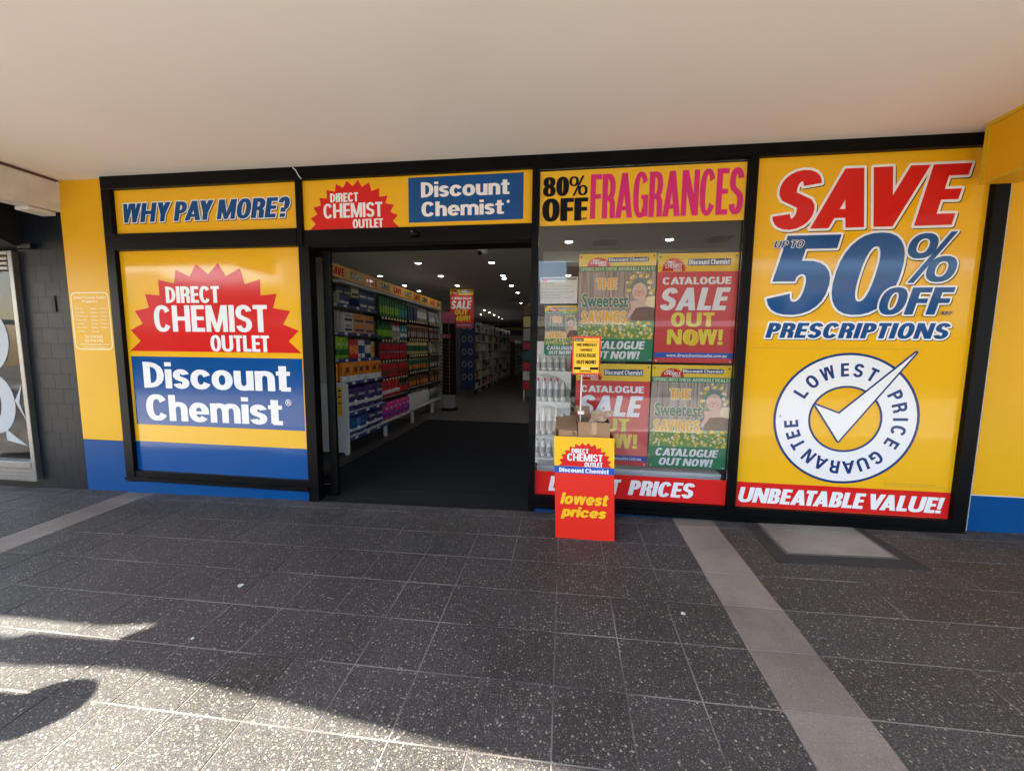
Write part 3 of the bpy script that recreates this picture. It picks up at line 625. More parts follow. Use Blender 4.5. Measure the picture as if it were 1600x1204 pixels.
uw = thing('neighbour_upper_wall', 'dark rendered wall above the blind window', 'wall', (-7, 0, 2.8)); bx('render', -12, -6.102, .02, .2, 2.602, 3.1, m_dgrout, uw)

# ================================================================= YELLOW CLADDING LEFT / RIGHT
cl = thing('cladding_panel', 'yellow wall cladding with blue base and shop hours, beside the charcoal pier', 'wall panel', (-5.2, 0, -.1))
bx('yellow_panel', -5.476, -4.932, 0, .06, .489, 3.325, m_yelp, cl, .002)
bx('blue_panel', -5.476, -4.932, 0, .06, -.2, .485, m_blup, cl, .002)
hb = (-5.452, -4.936, 1.517, 2.145)
def roundrect(x0, x1, z0, z1, r):
    o = []
    for cx, cz, a in ((x1 - r, z0 + r, -90), (x1 - r, z1 - r, 0), (x0 + r, z1 - r, 90), (x0 + r, z0 + r, 180)):
        o += [(cx + r * math.cos(math.radians(a + t)), cz + r * math.sin(math.radians(a + t))) for t in range(0, 91, 18)]
    return o
vv, tt = union_mesh([([roundrect(hb[0], hb[1] - .02, hb[2], hb[3], .06)], [roundrect(hb[0] + .011, hb[1] - .031, hb[2] + .011, hb[3] - .011, .05)])])
flat('notice_border', vv, tt, -.0012, m_cream, cl)
W_ = hb[1] - .02 - hb[0]; H_ = hb[3] - hb[2]
def hl(txt, fx0, fx1, fz, h, bold=.01): TB(txt, (hb[0] + fx0 * W_, hb[0] + fx1 * W_, hb[2] + fz * H_, hb[2] + (fz + h) * H_), 0.001, m_cream, cl, bold)
hl('Direct Chemist Outlet', .08, .92, .885, .05, .02); hl('Kingsgrove', .30, .70, .815, .05, .02)
for i, (d, h1, h2) in enumerate([('Monday', '8:30am', '7:00pm'), ('Tuesday', '8:30am', '7:00pm'), ('Wednesday', '8:30am', '7:00pm'), ('Thursday', '8:30am', '7:00pm'), ('Friday', '8:30am', '7:00pm'), ('Saturday', '8:30am', '6:00pm'), ('Sunday', 'Closed', '')]):
    f = .70 - i * .066; hl(d, .09, .09 + .035 * len(d), f, .034)
    hl(h1, .49, .66, f, .034)
    if h2: hl('- ' + h2, .70, .92, f, .034)
hl('Tel: 9158 5652', .27, .75, .205, .048, .02); hl('Tel: 9150 6752', .27, .75, .135, .048, .02)
hl('www.directchemistoutlet.com.au', .14, .90, .08, .03); hl('Open Public Holidays', .2, .84, .03, .03)
cr = thing('cladding_panel', 'plain yellow wall cladding with blue base right of the last black post', 'wall panel', (4.5, 0, 0))
bx('yellow_panel', 3.452, 5.6, 0, .06, .389, 3.30, m_yelp, cr, .002)
bx('blue_panel', 3.452, 5.6, 0, .06, -.1, .381, m_blup, cr, .002)
bx('joint_trim', 3.452, 5.6, .002, .05, .3815, .3885, m_shw, cr)
bx('edge_seal', 3.4470, 3.4515, -.003, .05, -.02, 3.28, mat('white_silicone', (.5, .52, .55), .4), cr)

# ================================================================= SHOPFRONT FRAME
fr = thing('shopfront_frame', 'black aluminium shopfront framing with sill and automatic door header', 'shopfront', (-.7, 0, 0))
F0 = -.045; F1 = .06
def mem(name, x0, x1, z0, z1, y0=F0, y1=F1): return bx(name, x0, x1, y0, y1, z0, z1, m_alu, fr, .003)
mem('head_member', -4.882, 3.404, 3.195, 3.335)
mem('post', -4.882, -4.772, .04, 3.194); mem('post', 3.302, 3.402, .03, 3.194)
bx('post_return', 3.4025, 3.4465, .0, .06, .03, 3.194, m_alu, fr); mem('mullion', -2.655, -2.598, 2.741, 3.194); mem('mullion', -2.645, -2.53, -.06, 2.569); mem('mullion_joint', -2.655, -2.598, 2.5705, 2.7405)
mem('mullion', -.325, -.262, .0, 3.194); mem('mullion', 1.500, 1.570, .03, 3.194)
mem('transom', -4.771, -2.6555, 2.572, 2.738, F0 - .008); mem('door_header', -2.597, -.326, 2.571, 2.722, -.03)
bx('door_track_cover', -2.60, -.33, -.02, .2, 2.555, 2.569, m_alu, fr)
mem('sill_member', -4.771, -2.646, .058, .165, -.035); bx('sill_nosing', -4.875, -2.63, -.065, -.036, .058, .10, m_alu, fr, .004)
mem('sill_member', -.261, 1.499, .055, .163); mem('sill_member', 1.571, 3.301, .03, .162)
bx('sill_nosing', -.261, 3.40, -.062, -.046, .04, .075, m_alu, fr, .003)
pl = thing('plinth', 'blue painted plinth strip below the large logo sign', 'plinth', (-3.8, 0, 0)); bx('board', -4.925, -2.647, -.02, .05, -.2, .056, m_blup, pl)
pl2 = thing('plinth', 'thin blue plinth strip below the poster window', 'plinth', (.6, 0, 0)); bx('board', -.261, 1.85, -.02, .05, -.2, .05, m_blup, pl2)
bx('board', 1.852, 3.40, -.018, .05, -.2, .028, m_alu, pl2)
# building core above and behind
core = thing('building_wall', 'shop building shell above the soffit', 'building', (0, .3, 3.3))
bx('upper_wall', -12, 14, .07, .35, 3.25, 4.6, m_concw, core); bx('roof_slab', -12, 14, .36, 26, 3.3, 3.6, m_wall, core); bx('side_wall', 5.6, 14, 0, .3, -.5, 3.25, m_dtile, core)
# window reveals (inner side walls of panels)
# ---- panels / signs
s1 = thing('lettered_sign', 'yellow transom sign reading WHY PAY MORE? in blue slanted capitals', 'sign', (-3.7, 0, 2.75), )
panel('sign_face', -4.771, -2.657, 2.741, 3.194, .0, m_yel, s1)
T('WHY PAY MORE?', box_of(1, (612, 313), (1438, 277), (612, 402), (1438, 382)), -.001, m_dblu, s1, s=.30, b=.19, shear=.22, outline=(.010, m_wht), shadow=(.008, m_blk), gap=.055)
s2 = thing('logo_sign', 'big yellow window sign with red starburst logo over blue name block', 'sign', (-3.7, 0, .17))
panel('sign_face', -4.771, -2.646, .5, 2.570, .0, m_yel, s2); panel('blue_base', -4.771, -2.646, .166, .4995, .0, m_blu, s2)
q = box_of(1, (648, 1065), (1495, 1078), (648, 1065), (1495, 1078)); qb = box_of(2, (680, 513), (1511, 548), (680, 513), (1511, 548))
NB = ((q[0] + qb[0]) / 2, (q[1] + qb[1]) / 2, qb[2], q[3])
rect('name_block', *NB, -.0012, m_blu, s2)
logo((_bx0, _bx1, _bz0, _bz1), 0, s2)
T('Discount', box_of(2, (708, 203), (1437, 222), (715, 333), (1440, 354)), -.001, m_wht, s2, s=.25, b=.185, gap=.045)
T('Chemist', box_of(2, (725, 365), (1398, 388), (727, 495), (1400, 517)), -.001, m_wht, s2, s=.25, b=.185, gap=.045)
def regmark(c, u, v, r, y, par, m=None):
    p = P(*K(c, u, v), y); vv, tt = union_mesh([([arc(p.x, p.z, r, r, 0, 350, 24, 2)], [arc(p.x, p.z, r * .8, r * .8, 0, 350, 24, 2)])]); flat('registered_ring', vv, tt, y - .0024, m or m_wht, par)
    T('R', (p.x - r * .38, p.x + r * .42, p.z - r * .5, p.z + r * .5), y, m or m_wht, par, s=.2, b=.16, name='registered_letter')
regmark(2, 1428, 408, .034, -.001, s2)
s3 = thing('logo_sign', 'yellow sign above the doorway with red starburst and blue name block side by side', 'sign', (-1.5, 0, 2.73))
panel('sign_face', -2.597, -.326, 2.724, 3.194, -.006, m_yel, s3)
logo(box_of(3, (140, 207), (697, 207), (140, 507), (697, 495)), -.006, s3) if False else logo((P(*K(3, 140, 505)).x, P(*K(3, 697, 494)).x, 2.728, P(*K(3, 440, 207)).z), -.006, s3)
nbx = box_of(3, (753, 190), (1475, 163), (757, 470), (1470, 455)); rect('name_block', *nbx, -.0075, m_blu, s3)
T('Discount', box_of(3, (832, 217), (1385, 203), (835, 313), (1385, 300)), -.0075, m_wht, s3, s=.25, b=.185, gap=.045)
T('Chemist', box_of(3, (835, 340), (1350, 332), (838, 435), (1350, 420)), -.0075, m_wht, s3, s=.25, b=.185, gap=.045)
p = P(*K(3, 1377, 341)); disc('registered_mark', p.x, p.z, .014, .014, -.0099, m_wht, s3)
s4 = thing('banner', 'yellow banner reading 80% OFF FRAGRANCES in black and magenta on the window top', 'banner', (.6, 0, 2.7))
FB = (-.255, 1.493, 2.697, 3.172); panel('banner_face', *FB, -.004, m_yelm, s4, .002)
T('80', box_of(7, (75, 152), (238, 148), (75, 272), (238, 266)), -.005, m_blk, s4, s=.36, b=.17, gap=.03)
T('%', box_of(7, (238, 145), (355, 142), (238, 266), (355, 262)), -.005, m_blk, s4, s=.16, b=.14)
T('OFF', box_of(7, (70, 285), (355, 278), (70, 430), (355, 418)), -.005, m_blk, s4, s=.36, b=.18, gap=.03)
TB('RRP', box_of(7, (308, 405), (350, 402), (308, 418), (350, 416)), -.008, m_blk, s4, .02)
T('FRAGRANCES', box_of(7, (372, 135), (1335, 88), (370, 420), (1325, 372)), -.005, m_mag, s4, s=.30, b=.115, gap=.05)
# right big panel
s5 = thing('prescription_sign', 'large yellow window sign reading SAVE UP TO 50% OFF PRESCRIPTIONS with round price seal', 'sign', (2.4, 0, .17))
panel('sign_face', 1.571, 3.301, .163, 3.194, .0, m_yel, s5)
rect('red_band', 1.571, 3.301, .164, .395, -.0008, m_red, s5)
edge_w = (.016, m_wht)
T('SAVE', box_of(11, (268, 222), (1303, 200), (268, 538), (1303, 517)), -.001, m_red, s5, s=.33, b=.19, shear=.23, outline=(.020, m_wht), shadow=(.007, m_blk), gap=.05)
T('50', box_of(11, (235, 575), (950, 560), (240, 993), (955, 985)), -.002, m_blu, s5, s=.27, b=.17, shear=.2, outline=(.018, m_wht), shadow=(.007, m_blk), gap=.03)
T('%', box_of(11, (972, 562), (1245, 556), (972, 822), (1245, 815)), -.0062, m_dblu, s5, s=.24, b=.18, shear=.2, outline=(.013, m_wht), shadow=(.007, m_blk))
T('OFF', box_of(11, (825, 852), (1220, 845), (825, 997), (1222, 988)), -.0100, m_dblu, s5, s=.27, b=.19, shear=.2, outline=(.014, m_wht), shadow=(.006, m_blk), gap=.05)
T('PRESCRIPTIONS', box_of(11, (225, 1033), (1205, 1040), (225, 1115), (1205, 1122)), -.001, m_dblu, s5, s=.30, b=.2, shear=.2, outline=(.014, m_wht), shadow=(.006, m_blk), gap=.08)
T('UP TO', box_of(11, (268, 604), (426, 598), (268, 640), (426, 635)), -.0095, m_dblu, s5, s=.2, b=.16, shear=.2, outline=(.005, m_wht), shadow=(.003, m_blk), gap=.08)
TB('RRP', box_of(11, (1152, 977), (1210, 974), (1152, 997), (1210, 994)), -.0135, m_navy, s5, .02)
T('UNBEATABLE VALUE!', box_of(12, (74, 762), (1093, 812), (74, 838), (1093, 888)), -.001, m_wht, s5, s=.33, b=.19, shear=.2, gap=.05, space=.2)
q = box_of(12, (150, 70), (970, 78), (150, 76), (970, 84)); TB('Discount applies to selected private prescriptions only. See in store for full details. Offer excludes some items and may end without notice. Conditions apply.', (q[0], q[1], q[2], q[3]), 0, m_print, s5)
q = box_of(12, (795, 738), (1050, 748), (795, 748), (1050, 758)); TB('We will beat any price on the same stocked item.', q, 0, m_print, s5)
q = box_of(12, (795, 750), (1105, 762), (795, 758), (1105, 771)); TB('See our shop or our website for full terms and conditions.', q, 0, m_print, s5)
# seal
L_ = P(*K(12, 248, 420)); R__ = P(*K(12, 975, 400)); Tt = P(*K(12, 600, 97)); Bb = P(*K(12, 625, 747))
cx = (L_.x + R__.x) / 2; cz = (Tt.z + Bb.z) / 2; ro = ((R__.x - L_.x) + (Tt.z - Bb.z)) / 4
iL = P(*K(12, 433, 430)); iR = P(*K(12, 779, 425)); ri = (iR.x - iL.x) / 2; icx = (iL.x + iR.x) / 2
ell = lambda r, n=64: arc(cx, cz, r, r, 0, 360 - 360 / n, n - 1, 2)
vv, tt = union_mesh([([ell(ro)], [ell(ro - .021)])]); flat('seal_rim', vv, tt, -.0016, m_navy, s5)
vv, tt = union_mesh([([ell(ro - .0205)], [ell(ri + .016)])]); flat('seal_band', vv, tt, -.0012, m_wht, s5)
vv, tt = union_mesh([([ell(ri + .018)], [ell(ri)])]); flat('seal_inner_rim', vv, tt, -.0020, m_navy, s5)
tick = [P(*K(12, *q)) for q in ((455, 355), (572, 400), (955, 97), (567, 535))]; tick = [(p.x, p.z) for p in tick]
vv, tt = union_mesh([([tick], [])], .015); flat('tick_outline', vv, tt, -.0030, m_navy, s5)
vv, tt = union_mesh([([tick], [])]); flat('tick', vv, tt, -.0042, m_wht, s5)
lets = [('L', 405, 307), ('O', 450, 252), ('W', 520, 208), ('E', 602, 198), ('S', 665, 203), ('T', 733, 217), ('P', 838, 318), ('R', 862, 372), ('I', 862, 428), ('C', 852, 480), ('E', 820, 540), ('G', 748, 607), ('U', 685, 637), ('A', 618, 653), ('R', 553, 648), ('A', 488, 627), ('N', 430, 600), ('T', 380, 545), ('E', 362, 497), ('E', 355, 447)]
gl = []; rm = (ro + ri) / 2 + .005; hh = .115
for ch, u, v in lets:
    p = P(*K(12, u, v)); a = math.atan2(p.z - cz, p.x - cx); ps, ns, W = glyph(ch, .21, .19)
    wd = W * hh * 1.0; rot = a - math.pi / 2; co, si = math.cos(rot), math.sin(rot)
    def k(poly, a=a, W=W, co=co, si=si):
        out = []
        for px, py in poly:
            x = (px - W / 2) * hh; y = (py - .5) * hh
            out.append((cx + rm * math.cos(a) + x * co - y * si, cz + rm * math.sin(a) + x * si + y * co))
        return out
    gl.append(([k(q) for q in ps], [k(q) for q in ns]))
vv, tt = union_mesh(gl); flat('seal_lettering', vv, tt, -.0026, m_navy, s5)
TB('^', (cx - ro + .045, cx - ro + .065, cz + .0, cz + .02), 0, m_navy, s5)
# window with red band and posters
wn = thing('shop_window', 'clear shop window pane between the door and the large yellow sign, hung with posters', 'window', (.6, 0, .16))
bx('pane', -.2605, 1.4985, .004, .012, .164, 3.194, m_glass, wn)
rb = thing('banner', 'red window band reading LOWEST PRICES in slanted white capitals along the window foot', 'banner', (.6, 0, .17))
panel('band_face', -.258, 1.496, .166, .40, -.004, m_red, rb, .002)
T('PRICES', box_of(8, (535, 812), (903, 830), (535, 895), (903, 912)), -.005, m_wht, rb, s=.33, b=.18, shear=.2, gap=.05)
T('LOWEST', box_of(8, (95, 790), (497, 808), (95, 870), (497, 892)), -.005, m_wht, rb, s=.33, b=.18, shear=.2, gap=.05)

PY = .030
def poster(kind, x0, x1, z0, z1, y, label, grp=None):
    W = x1 - x0; H = z1 - z0; r = thing('poster', label, 'poster', ((x0 + x1) / 2, y, z0), grp)
    B = lambda a, b, c, d: (x0 + a * W, x0 + b * W, z1 - d * H, z1 - c * H)
    panel('sheet', x0, x1, z0, z1, y, m_posty, r, .002)
    hd = .115 if kind == 'spring' else .165
    lb = B(.10, .42, .03, hd) if kind == 'spring' else B(.045, .36, .035, hd - .005)
    logo(lb, y, r)
    bb = B(.38, .90, hd * .32, hd * .68); rect('name_block', *bb, y - .0012, m_navy, r)
    T('Discount Chemist', (bb[0] + .01 * W, bb[1] - .01 * W, bb[2] + .008 * H, bb[3] - .006 * H), y - .0012, m_wht, r, s=.27, b=.2, gap=.05)
    if kind == 'spring':
        rect('green_strip', *B(0, 1, hd, .165), y - .0012, m_green, r)
        T('SPRING INTO THESE ADORABLE DEALS!', B(.02, .98, .124, .157), y - .0012, mat('pale_green_print', (.55, .66, .42), .4), r, s=.24, b=.18, gap=.1)
        rect('board_backdrop', *B(0, 1, .165, .66), y - .0008, m_wood, r)
        rect('meadow', *B(0, 1, .62, .79), y - .0012, m_moss, r)
        # flower crown, child asleep on folded arms over a basket
        rng = random.Random(5); G = ([], [], [])
        for i in range(26):
            a = i / 26 * math.pi * 1.2 - .3; G[(0, 1, 0, 2)[i % 4]].append((.80 + .145 * math.cos(a) + rng.uniform(-.022, .022), .315 - .125 * math.sin(a) + rng.uniform(-.02, .02), rng.uniform(.014, .026)))
        for i in range(210): G[rng.choice((0, 1, 2))].append((rng.uniform(.02, .98), rng.uniform(.63, .785), rng.uniform(.008, .021)))
        for gi, mm_ in enumerate((m_cream, m_posty, mat('poster_leaf', (.22, .34, .10), .4))):
            V = []; Fc = []
            for fx, fy, fr_ in G[gi]:
                c0 = len(V); V += [(x0 + fx * W + fr_ * W * math.cos(t) * (1 + .25 * math.cos(5 * t)), y - .0030 - gi * .0004, z1 - fy * H + fr_ * W * math.sin(t) * (1 + .25 * math.cos(5 * t))) for t in [2 * math.pi * q / 15 for q in range(15)]]
                Fc.append(list(range(c0, c0 + 15)))
            V = [(a_, b_ - .00002 * (i_ // 15), c_) for i_, (a_, b_, c_) in enumerate(V)]
            obj('flower_print', V, Fc, mm_, r)
        rect('basket', *B(.70, 1.0, .48, .62), y - .0014, m_bask, r)
        disc('hood', x0 + .80 * W, z1 - .322 * H, .122 * W, .100 * H, y - .0026, mat('poster_knit_grey', (.16, .24, .19), .5, var=.2, scale=60), r)
        disc('face', x0 + .80 * W, z1 - .350 * H, .096 * W, .080 * H, y - .0046, m_skin, r)
        for ex in (.765, .835): obj('closed_eye', [(x0 + (ex + a) * W, y - .0054, z1 - (.335 + bq) * H) for a, bq in ((-.022, 0), (0, .008), (.022, 0), (.02, .006), (0, .014), (-.02, .006))], [(0, 1, 2, 3, 4, 5)], m_skin2, r)
        disc('nose', x0 + .80 * W, z1 - .358 * H, .014 * W, .010 * H, y - .0054, m_skin2, r); disc('mouth', x0 + .795 * W, z1 - .385 * H, .018 * W, .005 * H, y - .0054, m_skin2, r); disc('cheek', x0 + .755 * W, z1 - .372 * H, .028 * W, .022 * H, y - .0050, mat('poster_blush', (.70, .37, .28), .4), r); disc('cheek', x0 + .845 * W, z1 - .372 * H, .028 * W, .022 * H, y - .0050, MATS['poster_blush'], r)
        vv, tt = union_mesh([([[(x0 + a * W, z1 - bq * H) for a, bq in ((.68, .44), (.80, .43), (.93, .39), (1.0, .40), (1.0, .49), (.86, .49), (.76, .50), (.69, .58), (.655, .60), (.65, .57), (.70, .50))]], [])]); flat('folded_arms', vv, tt, y - .0058, m_skin, r)
        vv, tt = union_mesh([([[(x0 + a * W, z1 - bq * H) for a, bq in ((.90, .40), (1.0, .39), (1.0, .50), (.93, .49), (.88, .47))]], [])]); flat('white_sleeve', vv, tt, y - .0062, m_cream, r)
        T('THE', B(.24, .50, .23, .325), y - .004, m_orange, r, s=.24, b=.18, outline=(.007, m_cream))
        c_ = TB('Sweetest', B(.05, .66, .365, .495), y - .0060, m_teal, r, .03, 'script_lettering'); c0_ = TB('Sweetest', B(.04, .67, .36, .50), y - .0045, m_cream, r, .06, 'script_outline')
        T('SAVINGS', B(.05, .64, .53, .645), y - .004, m_orange, r, s=.30, b=.22, outline=(.006, m_cream))
        rect('green_base', *B(0, 1, .79, 1), y - .0012, m_green, r)
        T('CATALOGUE', B(.09, .90, .81, .885), y - .0012, m_wht, r, s=.28, b=.19, shear=.18, gap=.06); T('OUT NOW!', B(.14, .84, .905, .978), y - .0012, m_wht, r, s=.28, b=.19, shear=.18, gap=.06)
    else:
        rect('red_field', *B(0, 1, .165, 1), y - .0012, m_postred, r)
        T('CATALOGUE', B(.07, .92, .215, .28), y - .0012, m_wht, r, s=.27, b=.2, gap=.06)
        T('SALE', B(.05, .92, .31, .515), y - .0012, m_wht, r, s=.30, b=.2, shear=.2, gap=.07)
        T('OUT', B(.20, .74, .535, .665), y - .0012, m_lime, r, s=.28, b=.2, gap=.08); T('NOW!', B(.16, .86, .69, .83), y - .0012, m_lime, r, s=.26, b=.2, gap=.06)
        T('O', B(.40, .56, .70, .84), y - .0042, m_posty, r, s=.24, b=.2)
        rect('blue_strip', *B(0, 1, .905, .955), y - .0024, m_binb, r)
        TB('www.directchemistoutlet.com.au', B(.16, .92, .915, .947), y - .003, m_wht, r, .02)
    for a, c_ in ((.03, .03), (.965, .03), (.03, .985), (.965, .985)):
        disc('hanging_eyelet', x0 + a * W, z1 - c_ * H, .007, .007, y - .0070, m_shw if c_ > .5 else m_blk, r, 10)
    return r
def pb(tl, tr, bl, br):
    a, b_, c_, d_ = [P(*K(*q), PY) for q in (tl, tr, bl, br)]; return ((a.x + c_.x) / 2, (b_.x + d_.x) / 2, (c_.z + d_.z) / 2, (a.z + b_.z) / 2)
A2 = pb((13, 115, 43), (13, 925, 22), (13, 72, 1110), (13, 848, 1130)); B2 = pb((14, 60, 65), (14, 893, 72), (14, 20, 1120), (14, 825, 1165))
WP = B2[1] - B2[0]; a1x0 = P(*K(7, 302, 632), PY).x; 
A1 = (a1x0, A2[0] - .012, A2[2] + .005, A2[3] + .01)
B1 = (A1[0] + .0, B2[0] - .014, B2[2] - .0, B2[3])
c0 = P(*K(7, 85, 952), PY); c1 = P(*K(7, 300, 945), PY); c2 = P(848.3, 554.8, PY)
HP = c0.z - c2.z
poster('spring', *A1, PY, 'spring savings poster with sleeping baby in a flower crown, upper left of the window pair')
poster('sale', *A2, PY, 'red catalogue sale poster with yellow OUT NOW, upper right in the window')
poster('sale', *B1, PY, 'red catalogue sale poster half hidden behind the red and yellow bin')
poster('spring', *B2, PY, 'spring savings poster with sleeping baby, lower right of the window above the red band')
poster('spring', c0.x, c0.x + HP * .66, c2.z, c0.z, PY + .02, 'small spring savings poster below the framed notice at the window left edge')
nb4 = box_of(7, (57, 775), (290, 772), (57, 942), (290, 938), PY)
nt_ = thing('notice', 'small white printed notice taped inside the window beside the door', 'notice', (nb4[0], PY, nb4[2]))
panel('sheet', *nb4, PY, m_paper, nt_, .002)
bq = nb4; w4 = bq[1] - bq[0]; h4 = bq[3] - bq[2]
m_ink = mat('grey_ink', (.16, .15, .14), .6, var=0); rect('title_band', bq[0] + .03 * w4, bq[1] - .03 * w4, bq[3] - .11 * h4, bq[3] - .04 * h4, PY - .001, m_ink, nt_)
disc('red_logo', bq[0] + .12 * w4, bq[3] - .12 * h4, .07 * w4, .05 * h4, PY - .0016, m_postred, nt_)
for i, (t, a, b_) in enumerate([('Dear valued customer', .05, .35), ('our trading hours will change over', .12, .85), ('the public holidays this season', .05, .8), ('please speak to our friendly staff', .05, .9), ('or ask your pharmacist', .05, .55), ('thank you for your support', .05, .85)]):
    TB(t, (bq[0] + a * w4, bq[0] + b_ * w4, bq[3] - (.26 + i * .11) * h4, bq[3] - (.21 + i * .11) * h4), PY, m_ink, nt_)
# white ledge behind posters & display base
dbp = thing('window_shelf_base', 'pale grey display base at the foot of the poster window', 'display base', (.6, .4, .2))
bx('base_top', -.25, 1.49, .10, .75, .38, .42, m_shw, dbp, .004); bx('base_front', -.25, 1.49, .12, .14, .0, .379, m_shw, dbp)

# blade sign under the awning at right
bs = thing('projecting_sign', 'yellow box sign hanging under the awning at the far right', 'sign', (3.3, -.6, 3.05))
bx('sign_box', 3.09, 3.33, -1.75, -.17, 2.852, 3.285, m_yelp, bs, .006)
for z0_, z1_ in ((2.848, 2.872), (3.262, 3.289)): bx('sign_trim', 3.078, 3.0895, -1.75, -.168, z0_, z1_, mat('yellow_trim', (.62, .42, .012), .35), bs)
bx('sign_trim', 3.078, 3.0895, -.192, -.165, 2.873, 3.261, MATS['yellow_trim'], bs)
z_ = [(-.50, 3.03), (-.56, 3.07), (-.54, 3.02), (-.62, 3.04), (-.60, 2.98), (-.70, 2.99), (-1.3, 2.95), (-.7, 2.92), (-.6, 2.93), (-.50, 2.95), (-.56, 2.985)]
obj('starburst', [(3.086, a, c_) for a, c_ in z_], [tuple(range(len(z_)))], m_red, bs)

# door leaf, sensor, cable
dl = thing('sliding_door', 'black framed glass sliding door leaf parked open at the left of the doorway', 'door', (-2.45, .12, 0))
bx('door_stile', -2.482, -2.395, .09, .13, -.03, 2.553, m_alu, dl, .003); bx('door_stile', -4.4, -4.33, .09, .13, -.03, 2.553, m_alu, dl, .003)
bx('door_rail', -4.329, -2.483, .09, .13, 2.49, 2.553, m_alu, dl, .003); bx('door_rail', -4.329, -2.483, .09, .13, -.03, .09, m_alu, dl, .003)
bx('door_pane', -4.329, -2.483, .105, .113, .0905, 2.4895, m_glass, dl)
p = P(647, 365, -.05)
sn = thing('door_sensor', 'small round black motion sensor on the automatic door header', 'sensor', (p.x, -.08, p.z))
b = MB(); prof = [(.004, 0), (.03, .004), (.045, .015), (.048, .03)]
vs = []; 
for rr_, zz in [(.001, -.045), (.022, -.04), (.04, -.025), (.047, -.005), (.047, .004)]:
    for i in range(16): vs.append((p.x + rr_ * 1.05 * math.cos(i * math.pi / 8), -.033 + zz, p.z + rr_ * .8 * math.sin(i * math.pi / 8)))
b.poly(vs, [(k * 16 + i, k * 16 + (i + 1) % 16, (k + 1) * 16 + (i + 1) % 16, (k + 1) * 16 + i) for k in range(4) for i in range(16)] + [tuple(range(64, 80))])
b.build('sensor_dome', m_alu, sn, True); disc('sensor_lens', p.x - .012, p.z + .014, .006, .006, -.079, mat('lens_grey', (.3, .3, .3), .2), sn, 10)
cb = thing('loose_cable', 'thin white loose cable end poking from the soffit above the frame joint', 'cable', (-2.7, -.06, 3.28))
pts = [P(457, 262, -.09), P(462, 266, -.08), P(466, 274, -.07), P(471, 280, -.06)]; b = MB()
for a_, c_ in zip(pts, pts[1:]): b.tube(a_, c_, .004, 6)
b.build('cable', m_wht, cb); b = MB(); b.tube(P(462, 263, -.1), P(467, 264, -.07), .008, 6); b.build('clip', m_blk, cb)

# ================================================================= DUMP BIN
FY = -.505; BX0, BX1 = -.06, .435; BZT = .864; BD = .34
gz = ground_z(.2, -.5)
dbn = thing('dump_bin', 'red and yellow cardboard dump bin reading lowest prices, standing outside the window', 'display bin', (.19, FY, gz))
g0 = gz + .001
x0_, x1_ = BX0, BX1
taper = .012
def quad3(name, pts, m, th=(0, .004, 0)):
    vs = [Vector(p_) for p_ in pts] + [Vector(p_) + Vector(th) for p_ in pts]
    return obj(name, vs, [(0, 1, 2, 3), (7, 6, 5, 4), (0, 4, 5, 1), (1, 5, 6, 2), (2, 6, 7, 3), (3, 7, 4, 0)], m, dbn)
zb = P(865, 729, FY).z; zs = P(865, 740, FY).z
xb0, xb1 = -.044, .44
lerp = lambda z_, a, b_: a + (b_ - a) * (z_ - g0) / (BZT - g0)
XL = lambda z_: lerp(z_, -.040, -.073); XR = lambda z_: lerp(z_, .447, .416)
zY = P(900, 728.5, FY).z; zS = P(900, 739.3, FY).z
quad3('red_front', [(XL(g0), FY, g0), (XR(g0), FY, g0), (XR(zS), FY, zS), (XL(zS), FY, zS)], m_binr)
quad3('blue_stripe', [(XL(zS), FY, zS + .0005), (XR(zS), FY, zS + .0005), (XR(zY), FY, zY), (XL(zY), FY, zY)], m_binb)
quad3('yellow_front', [(XL(zY), FY, zY + .0005), (XR(zY), FY, zY + .0005), (XR(BZT), FY, BZT), (XL(BZT), FY, BZT)], m_biny)
for sgn, XX in ((1, XL), (-1, XR)):
    e = .0005 * sgn
    quad3('side_panel', [(XX(g0) + e, FY + .0045, g0), (XX(g0) + e, FY + BD, g0), (XX(BZT) + e, FY + BD, BZT), (XX(BZT) + e, FY + .0045, BZT)], m_binr, (.004 * sgn, 0, 0))
quad3('back_panel', [(XL(g0) + .006, FY + BD + .001, g0), (XR(g0) - .006, FY + BD + .001, g0), (XR(BZT) - .006, FY + BD + .001, BZT + .03), (XL(BZT) + .006, FY + BD + .001, BZT + .03)], m_card)
quad3('false_floor', [(XL(.7) + .01, FY + .01, .62), (XR(.7) - .01, FY + .01, .62), (XR(.7) - .01, FY + BD - .01, .62), (XL(.7) + .01, FY + BD - .01, .62)], m_cardi, (0, 0, .004))
lx = P(*K(8, 150, 738), FY); rx_ = P(*K(8, 447, 738), FY); tz = P(*K(8, 300, 607), FY).z
logo((lx.x, rx_.x, zY + .002, tz), FY, dbn)
T('Discount Chemist', box_of(8, (155, 748), (430, 750), (155, 772), (430, 774), FY), FY, m_wht, dbn, s=.27, b=.2, gap=.05)
T('lowest', box_of(8, (162, 885), (428, 893), (162, 947), (428, 952), FY), FY - .001, m_biny, dbn, s=.24, b=.18, shear=.2, gap=.06, outline=(.0018, m_lime))
T('prices', box_of(8, (165, 963), (415, 968), (165, 1034), (415, 1030), FY), FY - .001, m_biny, dbn, s=.24, b=.18, shear=.2, gap=.06, outline=(.0018, m_lime), desc=-.26)
